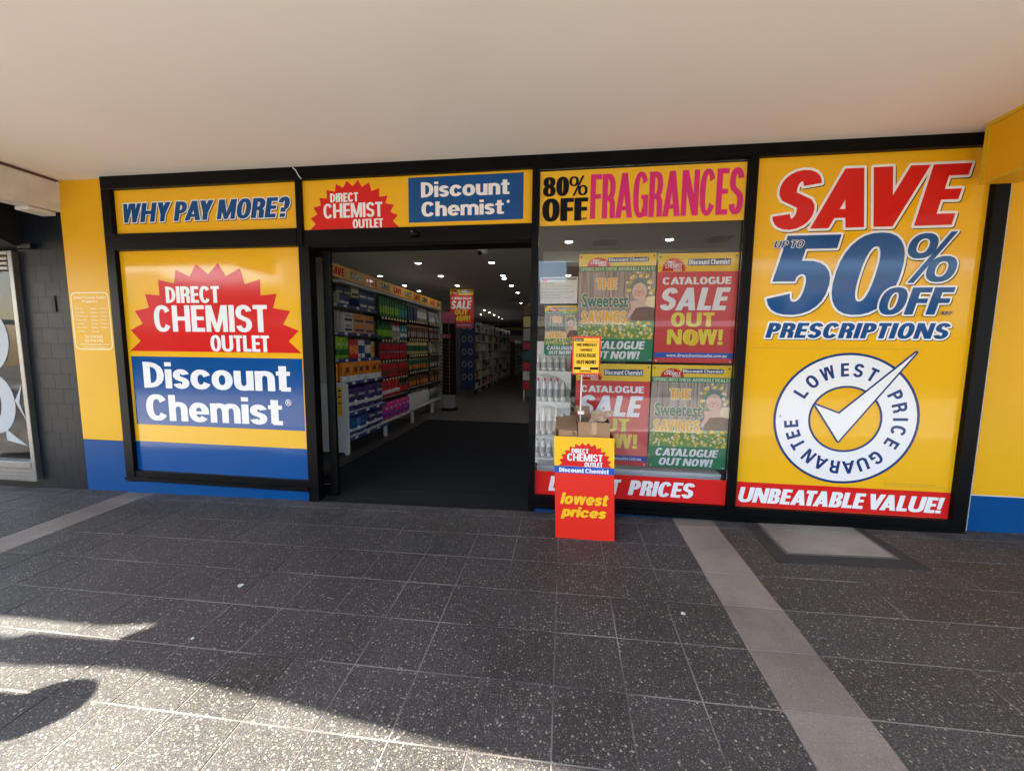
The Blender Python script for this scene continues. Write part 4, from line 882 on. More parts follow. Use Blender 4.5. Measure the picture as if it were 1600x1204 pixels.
def carton(name, label, x0, x1, y0, y1, z0, z1, flaps, tilt=0):
    r = thing(name, label, 'box', ((x0 + x1) / 2, (y0 + y1) / 2, z0)); t = .004
    bx('front_wall', x0, x1, y0, y0 + t, z0, z1, m_card, r); bx('back_wall', x0, x1, y1 - t, y1, z0, z1, m_cardi, r)
    bx('side_wall', x0, x0 + t, y0 + t + .0005, y1 - t - .0005, z0, z1, m_card, r); bx('side_wall', x1 - t, x1, y0 + t + .0005, y1 - t - .0005, z0, z1, m_card, r)
    bx('box_floor', x0 + t + .001, x1 - t - .001, y0 + t + .001, y1 - t - .001, z0 + .001, z0 + t, m_cardi, r)
    for pts in flaps:
        vs = [Vector(p_) for p_ in pts]; nn = (vs[1] - vs[0]).cross(vs[2] - vs[0]).normalized() * .003
        obj('flap', vs + [v_ + nn for v_ in vs], [(0, 1, 2, 3), (7, 6, 5, 4), (0, 4, 5, 1), (1, 5, 6, 2), (2, 6, 7, 3), (3, 7, 4, 0)], m_card if len(pts) % 2 else m_cardi, r)
    return r
y0 = -.46
a = P(904, 659, y0); c_ = P(953, 682, y0); y1 = y0 + .22
cA = carton('cardboard_box', 'wider open brown cardboard box at the right in the dump bin', a.x, c_.x, y0, y1, .64, a.z, [
    [(a.x, y1 - .002, a.z), (a.x + .11, y1 - .002, a.z), (a.x + .10, y1 + .03, a.z + .10), (a.x - .02, y1 + .03, a.z + .10)],
    [(a.x + .001, y0, a.z), (a.x + .001, y1, a.z), (a.x - .06, y1 - .01, a.z + .055), (a.x - .05, y0 + .01, a.z + .05)]])
bx('tape', (a.x + c_.x) / 2 - .02, (a.x + c_.x) / 2 + .02, y0 - .001, y0 - .0003, a.z - .1, a.z - .0, mat('packing_tape', (.42, .28, .16), .25), cA)
y0 = -.455; a = P(873, 671, y0); c_ = P(902, 683, y0); y1 = y0 + .20
cB = carton('cardboard_box', 'smaller brown cardboard box with folded lid at the left in the dump bin', a.x, c_.x, y0, y1, .64, a.z, [])
b = MB(); b.poly([(a.x - .035, y1 + .01, a.z + .07), (c_.x - .02, y1 + .01, a.z + .09), (c_.x, y0 + .0, a.z + .012), (a.x, y0 + .0, a.z + .003), (a.x - .035, y1 + .01, a.z + .067), (c_.x - .02, y1 + .01, a.z + .087), (c_.x, y0 + .0, a.z + .008), (a.x, y0 + .0, a.z)], [(0, 1, 2, 3), (7, 6, 5, 4), (0, 4, 5, 1), (1, 5, 6, 2), (2, 6, 7, 3), (3, 7, 4, 0)]); b.build('lid', m_cardi, cB)
TB('72', (c_.x - .04, c_.x - .015, a.z - .045, a.z - .015), y0 + .002, m_blk, cB, .02)
# crumpled kraft paper
kp = thing('crumpled_paper', 'crumpled sheet of brown packing paper sticking out of the wider box', 'paper', (.28, -.35, .95))
corn = [P(921, 662, -.40), P(947, 657, -.40), P(962, 641, -.34), P(925, 643, -.30)]
n_ = 9; V = []; rg = random.Random(3)
for i in range(n_):
    for j in range(n_):
        s_, t_ = i / (n_ - 1), j / (n_ - 1); p_ = (corn[0] * (1 - s_) + corn[1] * s_) * (1 - t_) + (corn[3] * (1 - s_) + corn[2] * s_) * t_
        V.append(p_ + Vector((rg.uniform(-1, 1), rg.uniform(-1, 1), rg.uniform(-1, 1))) * .010)
obj('sheet', V, [(i * n_ + j, i * n_ + j + 1, (i + 1) * n_ + j + 1, (i + 1) * n_ + j) for i in range(n_ - 1) for j in range(n_ - 1)], m_kraft, kp)
# price card on a stalk
CY = -.40
sc_ = thing('show_card', 'yellow showcard with red edge on a thin stalk above the dump bin', 'sign', (.18, CY, 1.0))
tl = P(897, 528, CY); brr = P(935, 583, CY)
panel('card_backing', tl.x - .012, brr.x + .012, brr.z - .014, tl.z + .016, CY + .0, m_cardr, sc_, .004)
rect('card_face', tl.x, brr.x, brr.z, tl.z, CY - .0012, m_cardy, sc_)
Wc = brr.x - tl.x; Hc = tl.z - brr.z; CBX = lambda a, b_, c_, d_: (tl.x + a * Wc, tl.x + b_ * Wc, tl.z - d_ * Hc, tl.z - c_ * Hc)
rect('black_bar', *CBX(.02, .38, .01, .09), CY - .0022, m_blk, sc_); rect('red_line', *CBX(.4, .98, .09, .105), CY - .0022, m_cardr, sc_)
TB('direct chemist', CBX(.06, .34, .03, .07), CY - .0025, m_wht, sc_, .02)
for t, q in (('THE SWEETEST', (.10, .90, .15, .23)), ('SAVINGS', (.26, .72, .30, .37)), ('CATALOGUE', (.10, .88, .44, .54)), ('OUT NOW!', (.12, .88, .63, .74))): T(t, CBX(*q), CY - .0012, m_blk, sc_, s=.26, b=.18, gap=.12)
rect('black_bar', *CBX(.02, .30, .83, .90), CY - .0022, m_blk, sc_); rect('black_bar', *CBX(.66, .99, .83, .90), CY - .0022, m_blk, sc_); TB('SALE', CBX(.35, .6, .83, .9), CY - .002, m_cream, sc_, .02)
TB('SAVE MORE', CBX(.25, .72, .92, .97), CY - .002, m_blk, sc_, .02)
st0 = P(909, 584, CY + .01); st1 = P(907, 641, CY + .01); b = MB(); b.tube(st0, st1, .006, 8); b.tube(st0 + Vector((0, 0, .0)), st0 + Vector((0, 0, .08)), .006, 8); b.tube(st1, st1 - Vector((0, 0, .14)), .005, 8); b.build('stalk', m_shw, sc_)
bx('stalk_clip', st1.x - .022, st1.x + .03, CY - .02, CY + .03, st1.z - .03, st1.z - .002, m_shw, sc_, .003)

# ================================================================= SHOP INTERIOR
CZ = 3.2
def struct(o): o['kind'] = 'structure'; return o
fl = struct(bx('shop_floor', -5.4, 5.6, 4.36, 22.2, -.2, -.012, None or mat('grey_wood_plank_floor', (0.10, 0.09, 0.082), .34, .5, var=.2, scale=5), None))
em = struct(bx('entrance_floor', -5.4, 5.6, .302, 4.355, -.2, -.014, m_brass))
mt = thing('entrance_mat', 'large black carpet entrance mat covering the doorway floor', 'mat', (-1.4, 2, 0)); b = MB(); b.poly([(-2.53, -.035, ground_z(-2.53, 0) + .003), (-.325, -.035, ground_z(-.325, 0) + .003), (-.325, .302, -.003), (-2.53, .302, -.003)], [(0, 1, 2, 3)]); b.build('threshold', m_mat, mt)
bx('carpet', -2.9, .2, .301, 4.35, -.0139, -.003, m_mat, mt)
bx('carpet_border', -3.02, -2.901, .301, 4.35, -.0139, -.006, mat('dark_brown_edge', (.03, .022, .018), .7), mt)
# plank joints
b = MB()
for k in range(56):
    x = -5.3 + k * .19; b.box(x, x + .004, 4.37, 22, -.0119, -.0112)
o = b.build('plank_joint', m_blk, fl); o['kind'] = 'stuff'
struct(bx('shop_ceiling', -5.4, 5.6, .37, 22.2, CZ, CZ + .08, m_ceil)); struct(bx('shop_wall_left', -5.5, -5.4, .1, 22.2, -.2, CZ, m_wall)); struct(bx('shop_wall_right', 5.6, 5.7, .35, 22.2, -.2, CZ, m_wall)); struct(bx('shop_wall_back', -5.4, 5.6, 22.2, 22.3, -.2, CZ, m_wall))
bh = thing('bulkhead', 'bulkhead boxing behind the glazing line', 'bulkhead', (0, .3, 3.2)); bx('boxing', -5.4, 5.6, .08, .36, 2.9 + .3, 3.24, m_ceil, bh)
# ceiling drop beam seen above the posters
cbm = thing('ceiling_beam', 'shallow ceiling beam crossing the shop above the poster tops', 'beam', (0, 5, 3.1)); bx('beam', -.4, 5.6, 3.1, 3.35, 3.02, 3.1995, m_ceil, cbm)
# downlights
m_lamp = mat('lit_downlight', (1.0, 0.97, 0.90), .5, var=0, emit=10)
proto = thing('downlight', 'round recessed ceiling downlight', 'downlight', (0, 0, CZ), 'ceiling downlights')
b = MB(); b.lathe(0, 0, [(.055, -.012), (.075, -.010), (.085, -.001)], 16)
obj('x', [], [], m_lamp)
bpy.data.objects.remove(bpy.data.objects['x'])
tr = MB()
n_ = 18; vs = []
for rr_, zz in ((.052, -.004), (.06, -.010), (.075, -.008), (.08, 0)):
    for i in range(n_): vs.append((rr_ * math.cos(2 * math.pi * i / n_), rr_ * math.sin(2 * math.pi * i / n_), CZ + zz))
tr.poly(vs, [(k * n_ + i, k * n_ + (i + 1) % n_, (k + 1) * n_ + (i + 1) % n_, (k + 1) * n_ + i) for k in range(3) for i in range(n_)]); tr.build('trim_ring', m_shw, proto, True)
obj('lamp_disc', [(.052 * math.cos(2 * math.pi * i / n_), .052 * math.sin(2 * math.pi * i / n_), CZ - .004) for i in range(n_)], [tuple(range(n_))[::-1]], m_lamp, proto)
LXY = [(653.5, 411), (594, 431), (632, 446), (689, 431), (714.5, 446), (768, 410), (786, 430.5), (788, 435), (799, 446), (809, 457), (814, 473), (757, 484), (765, 488), (772, 492), (779, 495), (785, 498), (889, 377.5), (1046, 374), (889, 409), (888, 430)]
names_l = ['near the doorway, nearest above the left shelving', 'just above the SAVE strip, nearer of two', 'just above the SAVE strip, farther of two', 'second row from the door, middle aisle', 'third row above the sale poster', 'nearest, beside the security camera', 'second along the right of the aisle', 'close pair, lower one of the aisle row', 'fourth along the aisle row', 'fifth along the aisle row', 'last single before the far row', 'far row first', 'far row second', 'far row third', 'far row fourth', 'far row fifth', 'behind the window glass, upper left', 'behind the window glass, upper right', 'behind the window glass, second on the left', 'behind the window glass, third on the left']
for i, (u, v) in enumerate(LXY):
    d = ray(u, v); t = (CZ - CAMLOC.z) / d.z; p_ = CAMLOC + d * t
    lab = 'lit round ceiling downlight, ' + names_l[i]
    if i == 0: proto.location = (p_.x, p_.y, CZ); proto['label'] = lab
    else: dup(proto, (p_.x, p_.y, CZ), lab)
for x, y_ in ((3.0, 2.5), (3.0, 6), (-4.3, 7.5), (1.5, 6.5), (1.5, 10), (4.2, 10), (0, 14), (3, 16), (-4.3, 12), (-4.3, 16), (0, 19)): dup(proto, (x, y_, CZ), 'lit round ceiling downlight deeper in the shop hidden behind shelving', 'hidden downlights')
d = ray(755, 394); t = (CZ - .06 - CAMLOC.z) / d.z; p_ = CAMLOC + d * t; p_.z = CZ
cc = thing('security_camera', 'white dome security camera on the shop ceiling behind the doorway', 'camera', (p_.x, p_.y, CZ))
b = MB(); b.lathe(p_.x, p_.y, [(.05, CZ - .10), (.085, CZ - .085), (.10, CZ - .05), (.10, CZ - .001)], 18); b.build('housing', m_shw, cc, True)
b = MB(); q_ = p_ + Vector((-.04, -.07, -.085)); b.lathe(q_.x, q_.y, [(.005, q_.z - .035), (.028, q_.z - .028), (.038, q_.z), (.028, q_.z + .028), (.005, q_.z + .035)], 14); b.build('lens', m_blk, cc, True)
for (u, v), lb in (((945, 378), 'square ceiling air grille behind the glass, left'), ((1122, 373), 'square ceiling air grille behind the glass, right')):
    d = ray(u, v); t = (CZ - CAMLOC.z) / d.z; g_ = CAMLOC + d * t; gr = thing('air_grille', lb, 'vent', (g_.x, g_.y, CZ))
    bx('grille_frame', g_.x - .17, g_.x + .17, g_.y - .17, g_.y + .17, CZ - .012, CZ - .001, mat('grille_grey', (.2, .2, .19), .6), gr)
    for k in range(5): bx('grille_slat', g_.x - .15, g_.x + .15, g_.y - .14 + k * .06, g_.y - .11 + k * .06, CZ - .018, CZ - .0125, mat('grille_dark', (.1, .1, .1), .6), gr)
# upright tall post beyond
# ---------------------------- left shelving run
C_ = {}
def pc(name, col, rough=.4): return mat('pack_' + name, col, rough, var=.05, scale=20)
K_navy = pc('navy', (.02, .03, .11)); K_blk = pc('black', (.012, .012, .014)); K_blue = pc('blue', (.015, .07, .20)); K_white = pc('white', (.62, .62, .60)); K_peach = pc('peach', (.62, .32, .16)); K_lime = pc('lime', (.22, .46, .02)); K_red = pc('red', (.55, .015, .02)); K_crim = pc('crimson', (.36, .012, .04)); K_orange = pc('orange', (.74, .22, .01)); K_purple = pc('purple', (.035, .018, .12)); K_pink = pc('pink', (.60, .03, .28)); K_green = pc('green', (.008, .13, .035)); K_teal = pc('teal', (.02, .25, .28)); K_yel = pc('yellow', (.62, .5, .2)); K_grey = pc('grey', (.3, .3, .3)); K_brown = pc('brown', (.12, .05, .03)); K_dteal = pc('dark_teal', (.015, .06, .09)); K_dg = pc('dark_green', (.01, .11, .04)); K_viol = pc('violet', (.16, .05, .35))
def pack_proto(kind, w, d, h, c1, c2, c3):
    """front of every pack faces +x; width along y"""
    r = thing('x', '', '', (0, 0, 0)); 
    if kind == 'carton':
        bx('carton', -d, 0, .002, w - .002, 0, h, c1, r, .003); bx('printed_wave', .0002, .0012, w * .1, w * .9, h * .18, h * .42, c2, r); bx('brand_panel', .0002, .0014, w * .15, w * .85, h * .55, h * .8, c3, r)
    elif kind == 'bag':
        b = MB(); b.box(-d, 0, .004, w - .004, 0, h, 0, min(w, h) * .16); b.build('wrapper', c1, r, True)
        b = MB(); b.box(-d - .001, .002, .002, w - .002, h * .16, h * .45, 0, min(w, h) * .10); b.build('printed_band', c2, r, True)
        if w > .24 and c1.name == 'pack_purple':
            t_ = TB('Quilton', (0, 1, 0, 1), 0, c3, r, .03, 'brand_lettering')
            for v_ in t_.data.vertices: v_.co = Vector((.0038, w * .18 + v_.co.x * w * .64, h * .58 + v_.co.z * h * .16))
        else: bx('brand_panel', .0025, .0035, w * .3, w * .7, h * .60, h * .73, c3, r)
    elif kind == 'bottle':
        b = MB(); b.lathe(-d / 2, w / 2, [(w * .34, 0), (w * .42, h * .04), (w * .42, h * .62), (w * .30, h * .75), (w * .15, h * .82), (w * .15, h * .86)], 12); b.build('bottle_body', c1, r, True)
        b = MB(); b.lathe(-d / 2, w / 2, [(w * .17, h * .861), (w * .17, h), (w * .1, h * 1.0)], 10); b.build('cap', c2, r, True)
        b = MB(); b.lathe(-d / 2, w / 2, [(w * .43, h * .16), (w * .43, h * .52)], 12); b.build('wrap_label', c3, r, True)
    elif kind == 'roll':
        b = MB(); b.lathe(-d / 2, w / 2, [(w * .40, 0), (w * .46, h * .03), (w * .46, h * .97), (w * .40, h)], 12); b.build('wrapped_roll', c1, r, True)
        b = MB(); b.lathe(-d / 2, w / 2, [(w * .47, h * .25), (w * .47, h * .7)], 12); b.build('printed_band', c2, r, True)
    elif kind == 'towel':
        for q in (0, 1):
            b = MB(); cy_ = w * (.25 + .5 * q); b.lathe(-.055, cy_, [(w * .22, h * .28), (w * .245, h * .30), (w * .245, h * .97), (w * .20, h)], 14); b.build('wrapped_roll', c1, r, True)
            b = MB(); b.lathe(-.055, cy_, [(w * .22, 0), (w * .245, h * .02), (w * .245, h * .299)], 14); b.build('roll_base', c2, r, True)
        bx('brand_patch', .0, .0015, w * .3, w * .7, h * .50, h * .74, c3, r)
        bx('pack_back', -d, -.11, .004, w - .004, 0, h * .97, c1, r, .01)
    elif kind == 'hang':
        b = MB(); b.box(-d, 0, .003, w - .003, 0, h * .86, 0, .008); b.build('pouch', c1, r, True)
        bx('header_card', -d * .5, -d * .5 + .002, w * .1, w * .9, h * .861, h, c3, r); bx('print_patch', .0004, .0016, w * .15, w * .85, h * .15, h * .5, c2, r)
    return r
prod_n = 0
ORD = ['first', 'second', 'third', 'fourth', 'fifth', 'sixth', 'seventh', 'eighth', 'ninth', 'tenth', 'eleventh', 'twelfth', 'thirteenth', 'fourteenth', 'fifteenth', 'sixteenth']
def singular(t):
    for a_, b_ in (('two tiers of ', ''), (', two tiers', ''), ('cartons', 'carton'), ('packs', 'pack'), ('tubes', 'tube'), ('bottles', 'bottle')): t = t.replace(a_, b_, 1)
    return t
def row_of(kind, y0, y1, z, w, d, h, c, name, label, cat, x=-3.2, tiers=1, face=1, maxdepth=1):
    """line of alike packs along the shelf front, counted from the doorway"""
    global prod_n
    pr = pack_proto(kind, w, d, h, *c); pr.name = name; pr['category'] = cat; pr['group'] = label
    n_ = max(1, int((y1 - y0 + 1e-6) / w)); first = True; step = (y1 - y0) / n_
    for tr_ in range(tiers):
        for k in range(n_):
            X = x + random.uniform(-.022, .0); Yv = y0 + k * step + random.uniform(-.004, .004); Zv = z + tr_ * (h + .001)
            lab = singular(label) + (', ' + ORD[k] + ' from the doorway' if n_ > 1 else '') + (', ' + ('lower tier', 'upper tier')[tr_] if tiers > 1 else '')
            if first: o = pr; o.location = (X, Yv, Zv); first = False
            else: o = dup(pr, (X, Yv, Zv))
            o['label'] = lab; o.rotation_euler = (0, 0, random.uniform(-.035, .035))
            prod_n += 1
ly = [1.56, 2.79, 4.02, 5.27]
gl_ = thing('shelving_unit', 'white gondola shelving run left of the entrance mat with SAVE strip on top', 'shelving', (-3.35, 3.4, 0))
GX0, GX1 = -3.60, -3.165
bx('end_panel', -3.595, -3.10, 1.52, 1.545, .02, 1.03, m_shw, gl_, .002)
bx('back_panel', GX0, GX0 + .02, 1.546, 6.05, .1, 2.5, m_perf, gl_)
bx('end_upright', -3.60, -3.545, 1.50, 1.519, -.0, 2.72, m_perf, gl_); 
bx('perforated_end_panel', -3.544, -3.34, 1.522, 1.545, 1.034, 2.72, m_perf, gl_)
for k in range(34): bx('upright_slot', -3.40, -3.385, 1.5205, 1.5215, 1.10 + k * .046, 1.125 + k * .046, m_blk, gl_)
for yy in ly: bx('leg', GX1 - .0, GX1 + .055, yy - .05, yy - .005, -.012, .22, m_shw, gl_, .003)
for yy in ly[1:]: bx('upright', GX0 + .021, GX0 + .07, yy - .02, yy + .02, .1, 2.5, m_shw, gl_)
levels1 = [(.225, -3.12), (.595, -3.12), (1.05, -3.14), (1.385, -3.24), (1.783, -3.24), (2.189, -3.24)]
for z, xf in levels1:
    bx('shelf', GX0 + .021, xf, ly[0], ly[1] - .02, z - .03, z, m_shw, gl_, .002)
    bx('price_rail', xf + .0005, xf + .012, ly[0], ly[1] - .02, z - .042, z + .002, pc('rail_blue', (.03, .05, .22)), gl_)
    for k in range(3): bx('price_ticket', xf + .0125, xf + .0135, ly[0] + .15 + k * .35, ly[0] + .23 + k * .35, z - .038, z - .002, m_wht, gl_)
bx('canopy', -3.55, -3.17, ly[0], 6.05, 2.49, 2.52, m_shw, gl_)
# SAVE strip
sv = thing('save_strip', 'long yellow shelf topper strip repeating SAVE in red and blue', 'sign', (-3.16, 3.6, 2.53))
bx('strip_board', -3.165, -3.155, 1.25, 6.05, 2.53, 2.71, m_biny, sv)
k = 0; yy = 1.28
while yy < 5.9:
    gl2 = fit(layout('SAVE', .28, .19, .06, .2), (yy, yy + .36, 2.565, 2.675)); vv, tt = union_mesh(gl2)
    obj('lettering', [(-3.1535, v_[0], v_[1]) for v_ in vv], [list(t_) for t_ in tt], m_red if k % 2 == 0 else m_navy, sv)
    if k % 2 == 0: obj('orange_patch', [(-3.1543, yy - .05, 2.531), (-3.1543, yy + .42, 2.531), (-3.1543, yy + .42, 2.709), (-3.1543, yy - .05, 2.709)], [(0, 1, 2, 3)], m_orange, sv)
    yy += .49; k += 1
# yellow price notice on end panel, small yellow tag
pn = thing('price_notice', 'yellow price notice stuck on the white end panel of the shelving', 'notice', (-3.2, 1.51, .8)); a = P(527, 605, 1.515); c_ = P(535, 650, 1.515); panel('notice_face', a.x, c_.x, c_.z, a.z, 1.513, m_biny, pn); 
for k in range(3): rect('ink_line', a.x + .008, c_.x - .008, a.z - .06 - k * .09, a.z - .04 - k * .09, 1.512, m_blk, pn)
# bay 1 stock
X1 = -3.15; Xu = -3.27
row_of('carton', 1.60, 2.00, 2.335, .20, .2, .14, (K_blk, K_grey, K_navy), 'product_carton', 'black lidded cartons on the very top row of the near bay', 'carton', Xu)
row_of('carton', 2.01, 2.23, 2.335, .22, .2, .15, (K_yel, K_blk, K_white), 'product_carton', 'pale yellow carton on the top row beside the blue cartons', 'carton', Xu)
row_of('carton', 2.24, 2.76, 2.19, .26, .2, .145, (K_blue, K_white, K_navy), 'product_carton', 'blue cartons at the far end of the top shelf', 'carton', Xu, 2)
row_of('carton', 1.68, 2.23, 2.19, .28, .2, .143, (K_blue, K_white, K_navy), 'product_carton', 'blue cartons under the black ones on the top shelf', 'carton', Xu)
row_of('carton', 1.785, 2.05, 1.785, .26, .25, .15, (K_white, K_navy, K_grey), 'product_carton', 'white cartons at the near end of the second shelf', 'carton', Xu, 2)
row_of('carton', 2.06, 2.74, 1.785, .34, .25, .15, (K_peach, K_navy, K_orange), 'product_carton', 'peach cartons stacked on the second shelf', 'carton', Xu, 2)
for i in range(4):
    z0_ = (2.20, 1.79)[i // 2]; o = thing('product_carton', ('grey' if i % 2 else 'white') + ' carton end-on at the near end of the ' + ('top' if i < 2 else 'second') + ' shelf', 'carton', (-3.5 + .12 * (i % 2), 1.57, z0_)); bx('carton', -3.44 + .10 * (i % 2), -3.345 + .10 * (i % 2), 1.56, 1.63, z0_, z0_ + (.16 if i < 2 else .30), K_white if i % 2 == 0 else K_grey, o, .003)
row_of('bag', 1.58, 1.95, 1.39, .095, .1, .33, (K_lime, K_green, K_white), 'product_pack', 'tall lime green packs on the third shelf', 'pack', Xu)
row_of('roll', 1.97, 2.2, 1.39, .075, .08, .29, (K_red, K_orange, K_white), 'product_tube', 'red and white tubes on the third shelf', 'tube', Xu)
row_of('roll', 2.22, 2.44, 1.39, .075, .08, .29, (K_white, K_blue, K_white), 'product_tube', 'white and blue tubes on the third shelf', 'tube', Xu)
row_of('roll', 2.46, 2.62, 1.39, .08, .08, .30, (K_purple, K_white, K_white), 'product_tube', 'purple and white tubes on the third shelf', 'tube', Xu)
row_of('roll', 2.64, 2.76, 1.39, .06, .08, .27, (K_yel, K_orange, K_white), 'product_tube', 'amber tubes at the far end of the third shelf', 'tube', Xu)
row_of('towel', 1.58, 2.76, 1.052, .195, .2, .285, (K_orange, K_white, K_brown), 'paper_towel_pack', 'orange and white paper towel packs on the fourth shelf', 'pack', X1 - .01)
row_of('bag', 1.58, 2.76, .597, .295, .25, .37, (K_purple, K_white, K_white), 'tissue_pack', 'purple toilet tissue packs with white band on the fifth shelf', 'pack', X1 - .0)
row_of('bag', 1.66, 2.16, .227, .25, .22, .28, (K_blue, K_white, K_teal), 'tissue_pack', 'blue tissue packs on the bottom shelf', 'pack', X1)
row_of('bag', 2.18, 2.76, .227, .29, .22, .32, (K_purple, K_white, K_white), 'tissue_pack', 'purple tissue packs on the bottom shelf', 'pack', X1)
# bay 2, bay 3
def rails(ya, yb, zs, xf=-3.2):
    for z in zs:
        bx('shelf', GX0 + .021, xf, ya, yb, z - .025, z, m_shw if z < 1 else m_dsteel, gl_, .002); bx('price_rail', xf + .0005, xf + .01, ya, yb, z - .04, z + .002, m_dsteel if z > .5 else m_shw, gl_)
        for k in range(9): 
            if z > .9: bx('price_ticket', xf + .0105, xf + .0115, ya + .03 + k * .125, ya + .09 + k * .125, z - .038, z - .002, m_cream, gl_)
rails(2.80, 4.0, (2.10, 1.70, 1.33, 1.0, .64, .24)); rails(4.03, 5.25, (2.12, 1.74, 1.40, 1.05, .70, .26), -3.2)
row_of('hang', 2.82, 3.62, 2.11, .10, .03, .38, (K_green, K_lime, K_dg), 'hanging_pack', 'bright green hanging packs in the top row of the second bay', 'pack', -3.21)
row_of('hang', 3.63, 4.0, 2.11, .09, .03, .37, (K_dg, K_teal, K_green), 'hanging_pack', 'dark green hanging packs at the far end of the top row', 'pack', -3.21)
row_of('bottle', 2.82, 3.35, 1.71, .10, .1, .32, (K_green, K_dg, K_lime), 'cleaning_bottle', 'green bottles in the second row of the second bay', 'bottle', -3.21)
row_of('bottle', 3.36, 3.72, 1.71, .10, .1, .32, (K_white, K_red, K_grey), 'cleaning_bottle', 'white trigger bottles in the second row of the second bay', 'bottle', -3.21)
row_of('bag', 3.73, 4.0, 1.71, .13, .1, .29, (K_teal, K_white, K_white), 'product_pack', 'teal packs at the far end of the second row', 'pack', -3.21)
row_of('hang', 2.82, 4.0, 1.34, .098, .04, .155, (K_crim, K_red, K_grey), 'hanging_pack', 'crimson hanging packs in the third row, two tiers', 'pack', -3.21, 2)
row_of('hang', 2.82, 4.0, 1.01, .145, .04, .29, (K_red, K_brown, K_grey), 'hanging_pack', 'red and brown hanging packs in the fourth row', 'pack', -3.20)
row_of('bag', 2.82, 3.55, .65, .145, .1, .32, (K_red, K_white, K_brown), 'product_pack', 'bright red refill packs in the fifth row', 'pack', -3.19)
row_of('bottle', 3.56, 4.0, .65, .11, .1, .27, (K_brown, K_green, K_red), 'cleaning_bottle', 'brown bottles with green caps in the fifth row', 'bottle', -3.19)
row_of('bag', 2.82, 4.0, .245, .195, .15, .31, (K_pink, K_viol, K_white), 'product_pack', 'hot pink packs on the bottom row of the second bay', 'pack', -3.17)
row_of('hang', 4.05, 4.6, 2.13, .10, .03, .33, (K_dteal, K_navy, K_grey), 'hanging_pack', 'dark teal hanging packs in the third bay top row', 'pack', -3.21)
row_of('roll', 4.62, 5.22, 2.13, .075, .08, .31, (K_grey, K_white, K_white), 'product_tube', 'grey and white tubes in the third bay top row', 'tube', -3.21)
row_of('hang', 4.05, 5.22, 1.75, .115, .04, .28, (K_brown, K_grey, K_peach), 'hanging_pack', 'brown hanging packs in the third bay second row', 'pack', -3.21)
row_of('roll', 4.05, 5.22, 1.41, .085, .08, .27, (K_yel, K_dg, K_white), 'product_tube', 'cream and green tubes in the third bay middle row', 'tube', -3.21)
row_of('hang', 4.05, 5.22, 1.06, .115, .05, .27, (K_dg, K_orange, K_yel), 'hanging_pack', 'green and orange packs in the third bay lower row', 'pack', -3.21)
row_of('hang', 4.05, 5.22, .71, .10, .05, .26, (K_brown, K_orange, K_blk), 'hanging_pack', 'dark brown packs in the row above the white bottles', 'pack', -3.21)
row_of('bottle', 4.05, 5.22, .265, .13, .12, .37, (K_white, K_grey, K_white), 'cleaning_bottle', 'white bottles on the bottom shelf of the third bay', 'bottle', -3.18)
rails(5.29, 6.05, (2.12, 1.74, 1.40, 1.05, .70, .26), -3.2)
for z_, c_ in ((2.13, (K_grey, K_white, K_white)), (1.75, (K_brown, K_grey, K_white)), (1.41, (K_grey, K_yel, K_white)), (1.06, (K_dteal, K_white, K_grey)), (.71, (K_brown, K_orange, K_grey)), (.27, (K_grey, K_blue, K_white))):
    row_of('hang', 5.31, 6.03, z_, .12, .05, .27, c_, 'hanging_pack', '%s packs in the last bay, %s row' % (c_[0].name[5:].replace('_', ' '), {2.13: 'top', 1.75: 'second', 1.41: 'third', 1.06: 'fourth', .71: 'fifth', .27: 'bottom'}[z_]), 'pack', -3.21)
bx('far_end_panel', -3.60, -3.17, 6.051, 6.07, 0, 2.5, m_perf, gl_)
# sunglasses spinner
sx, sy = -2.86, 5.75
sg = thing('sunglasses_stand', 'tall sunglasses display stand at the end of the left shelving', 'display stand', (sx, sy, 0))
b = MB(); b.lathe(sx, sy, [(.20, -.01), (.21, .0), (.20, .03), (.05, .04)], 20); b.build('foot_plate', m_blk, sg, True)
bx('cube_base', sx - .12, sx + .12, sy - .12, sy + .12, .045, .36, K_grey, sg, .004)
bx('display_core', sx - .16, sx + .16, sy - .05, sy + .05, .38, 2.35, m_blk, sg)
bx('side_post', sx + .045, sx + .065, sy - .20, sy - .18, .37, 2.30, m_alu2, sg); bx('side_post', sx - .27, sx - .255, sy - .18, sy - .165, .37, 2.25, m_alu2, sg)
bx('header_board', sx - .17, sx + .17, sy - .07, sy - .052, 2.15, 2.42, mat('pink_header', (.35, .07, .12), .4), sg); bx('pink_tray', sx - .17, sx + .06, sy - .16, sy - .06, 1.78, 1.88, MATS['pink_header'], sg)
pr = None
for k in range(15):
    for j in range(3):
        z = .46 + k * .088; X = sx - .15 + j * .105
        if 1.75 < z < 1.9: continue
        if pr is None:
            pr = thing('sunglasses', 'dark sunglasses, left column, lowest row on the display stand', 'sunglasses', (X, sy - .09, z), 'sunglasses racked on the display stand'); p0 = pr.location.copy()
            b = MB(); b.lathe(X - .018, sy - .09, [(.004, z - .016), (.020, z), (.018, z + .014)], 8, 0, 1, .3); b.lathe(X + .027, sy - .09, [(.004, z - .016), (.020, z), (.018, z + .014)], 8, 0, 1, .3); b.build('lens_pair', mat('smoked_lens', (.03, .025, .02), .1), pr, True)
            bx('brow_bar', X - .045, X + .052, sy - .094, sy - .084, z + .0145, z + .021, mat('frame_amber', (.25, .13, .08), .3), pr)
        else: dup(pr, (X, sy - .09, z), 'dark sunglasses, %s column, %s row up on the display stand' % (('left', 'middle', 'right')[j], ORD[k]))
# sale poster hanging
a = P(703, 448, 7.0); c_ = P(740, 512, 7.0)
poster('sale', a.x, c_.x, c_.z, min(a.z, 3.18), 7.0, 'dim red catalogue sale poster hanging above the aisle inside the shop')
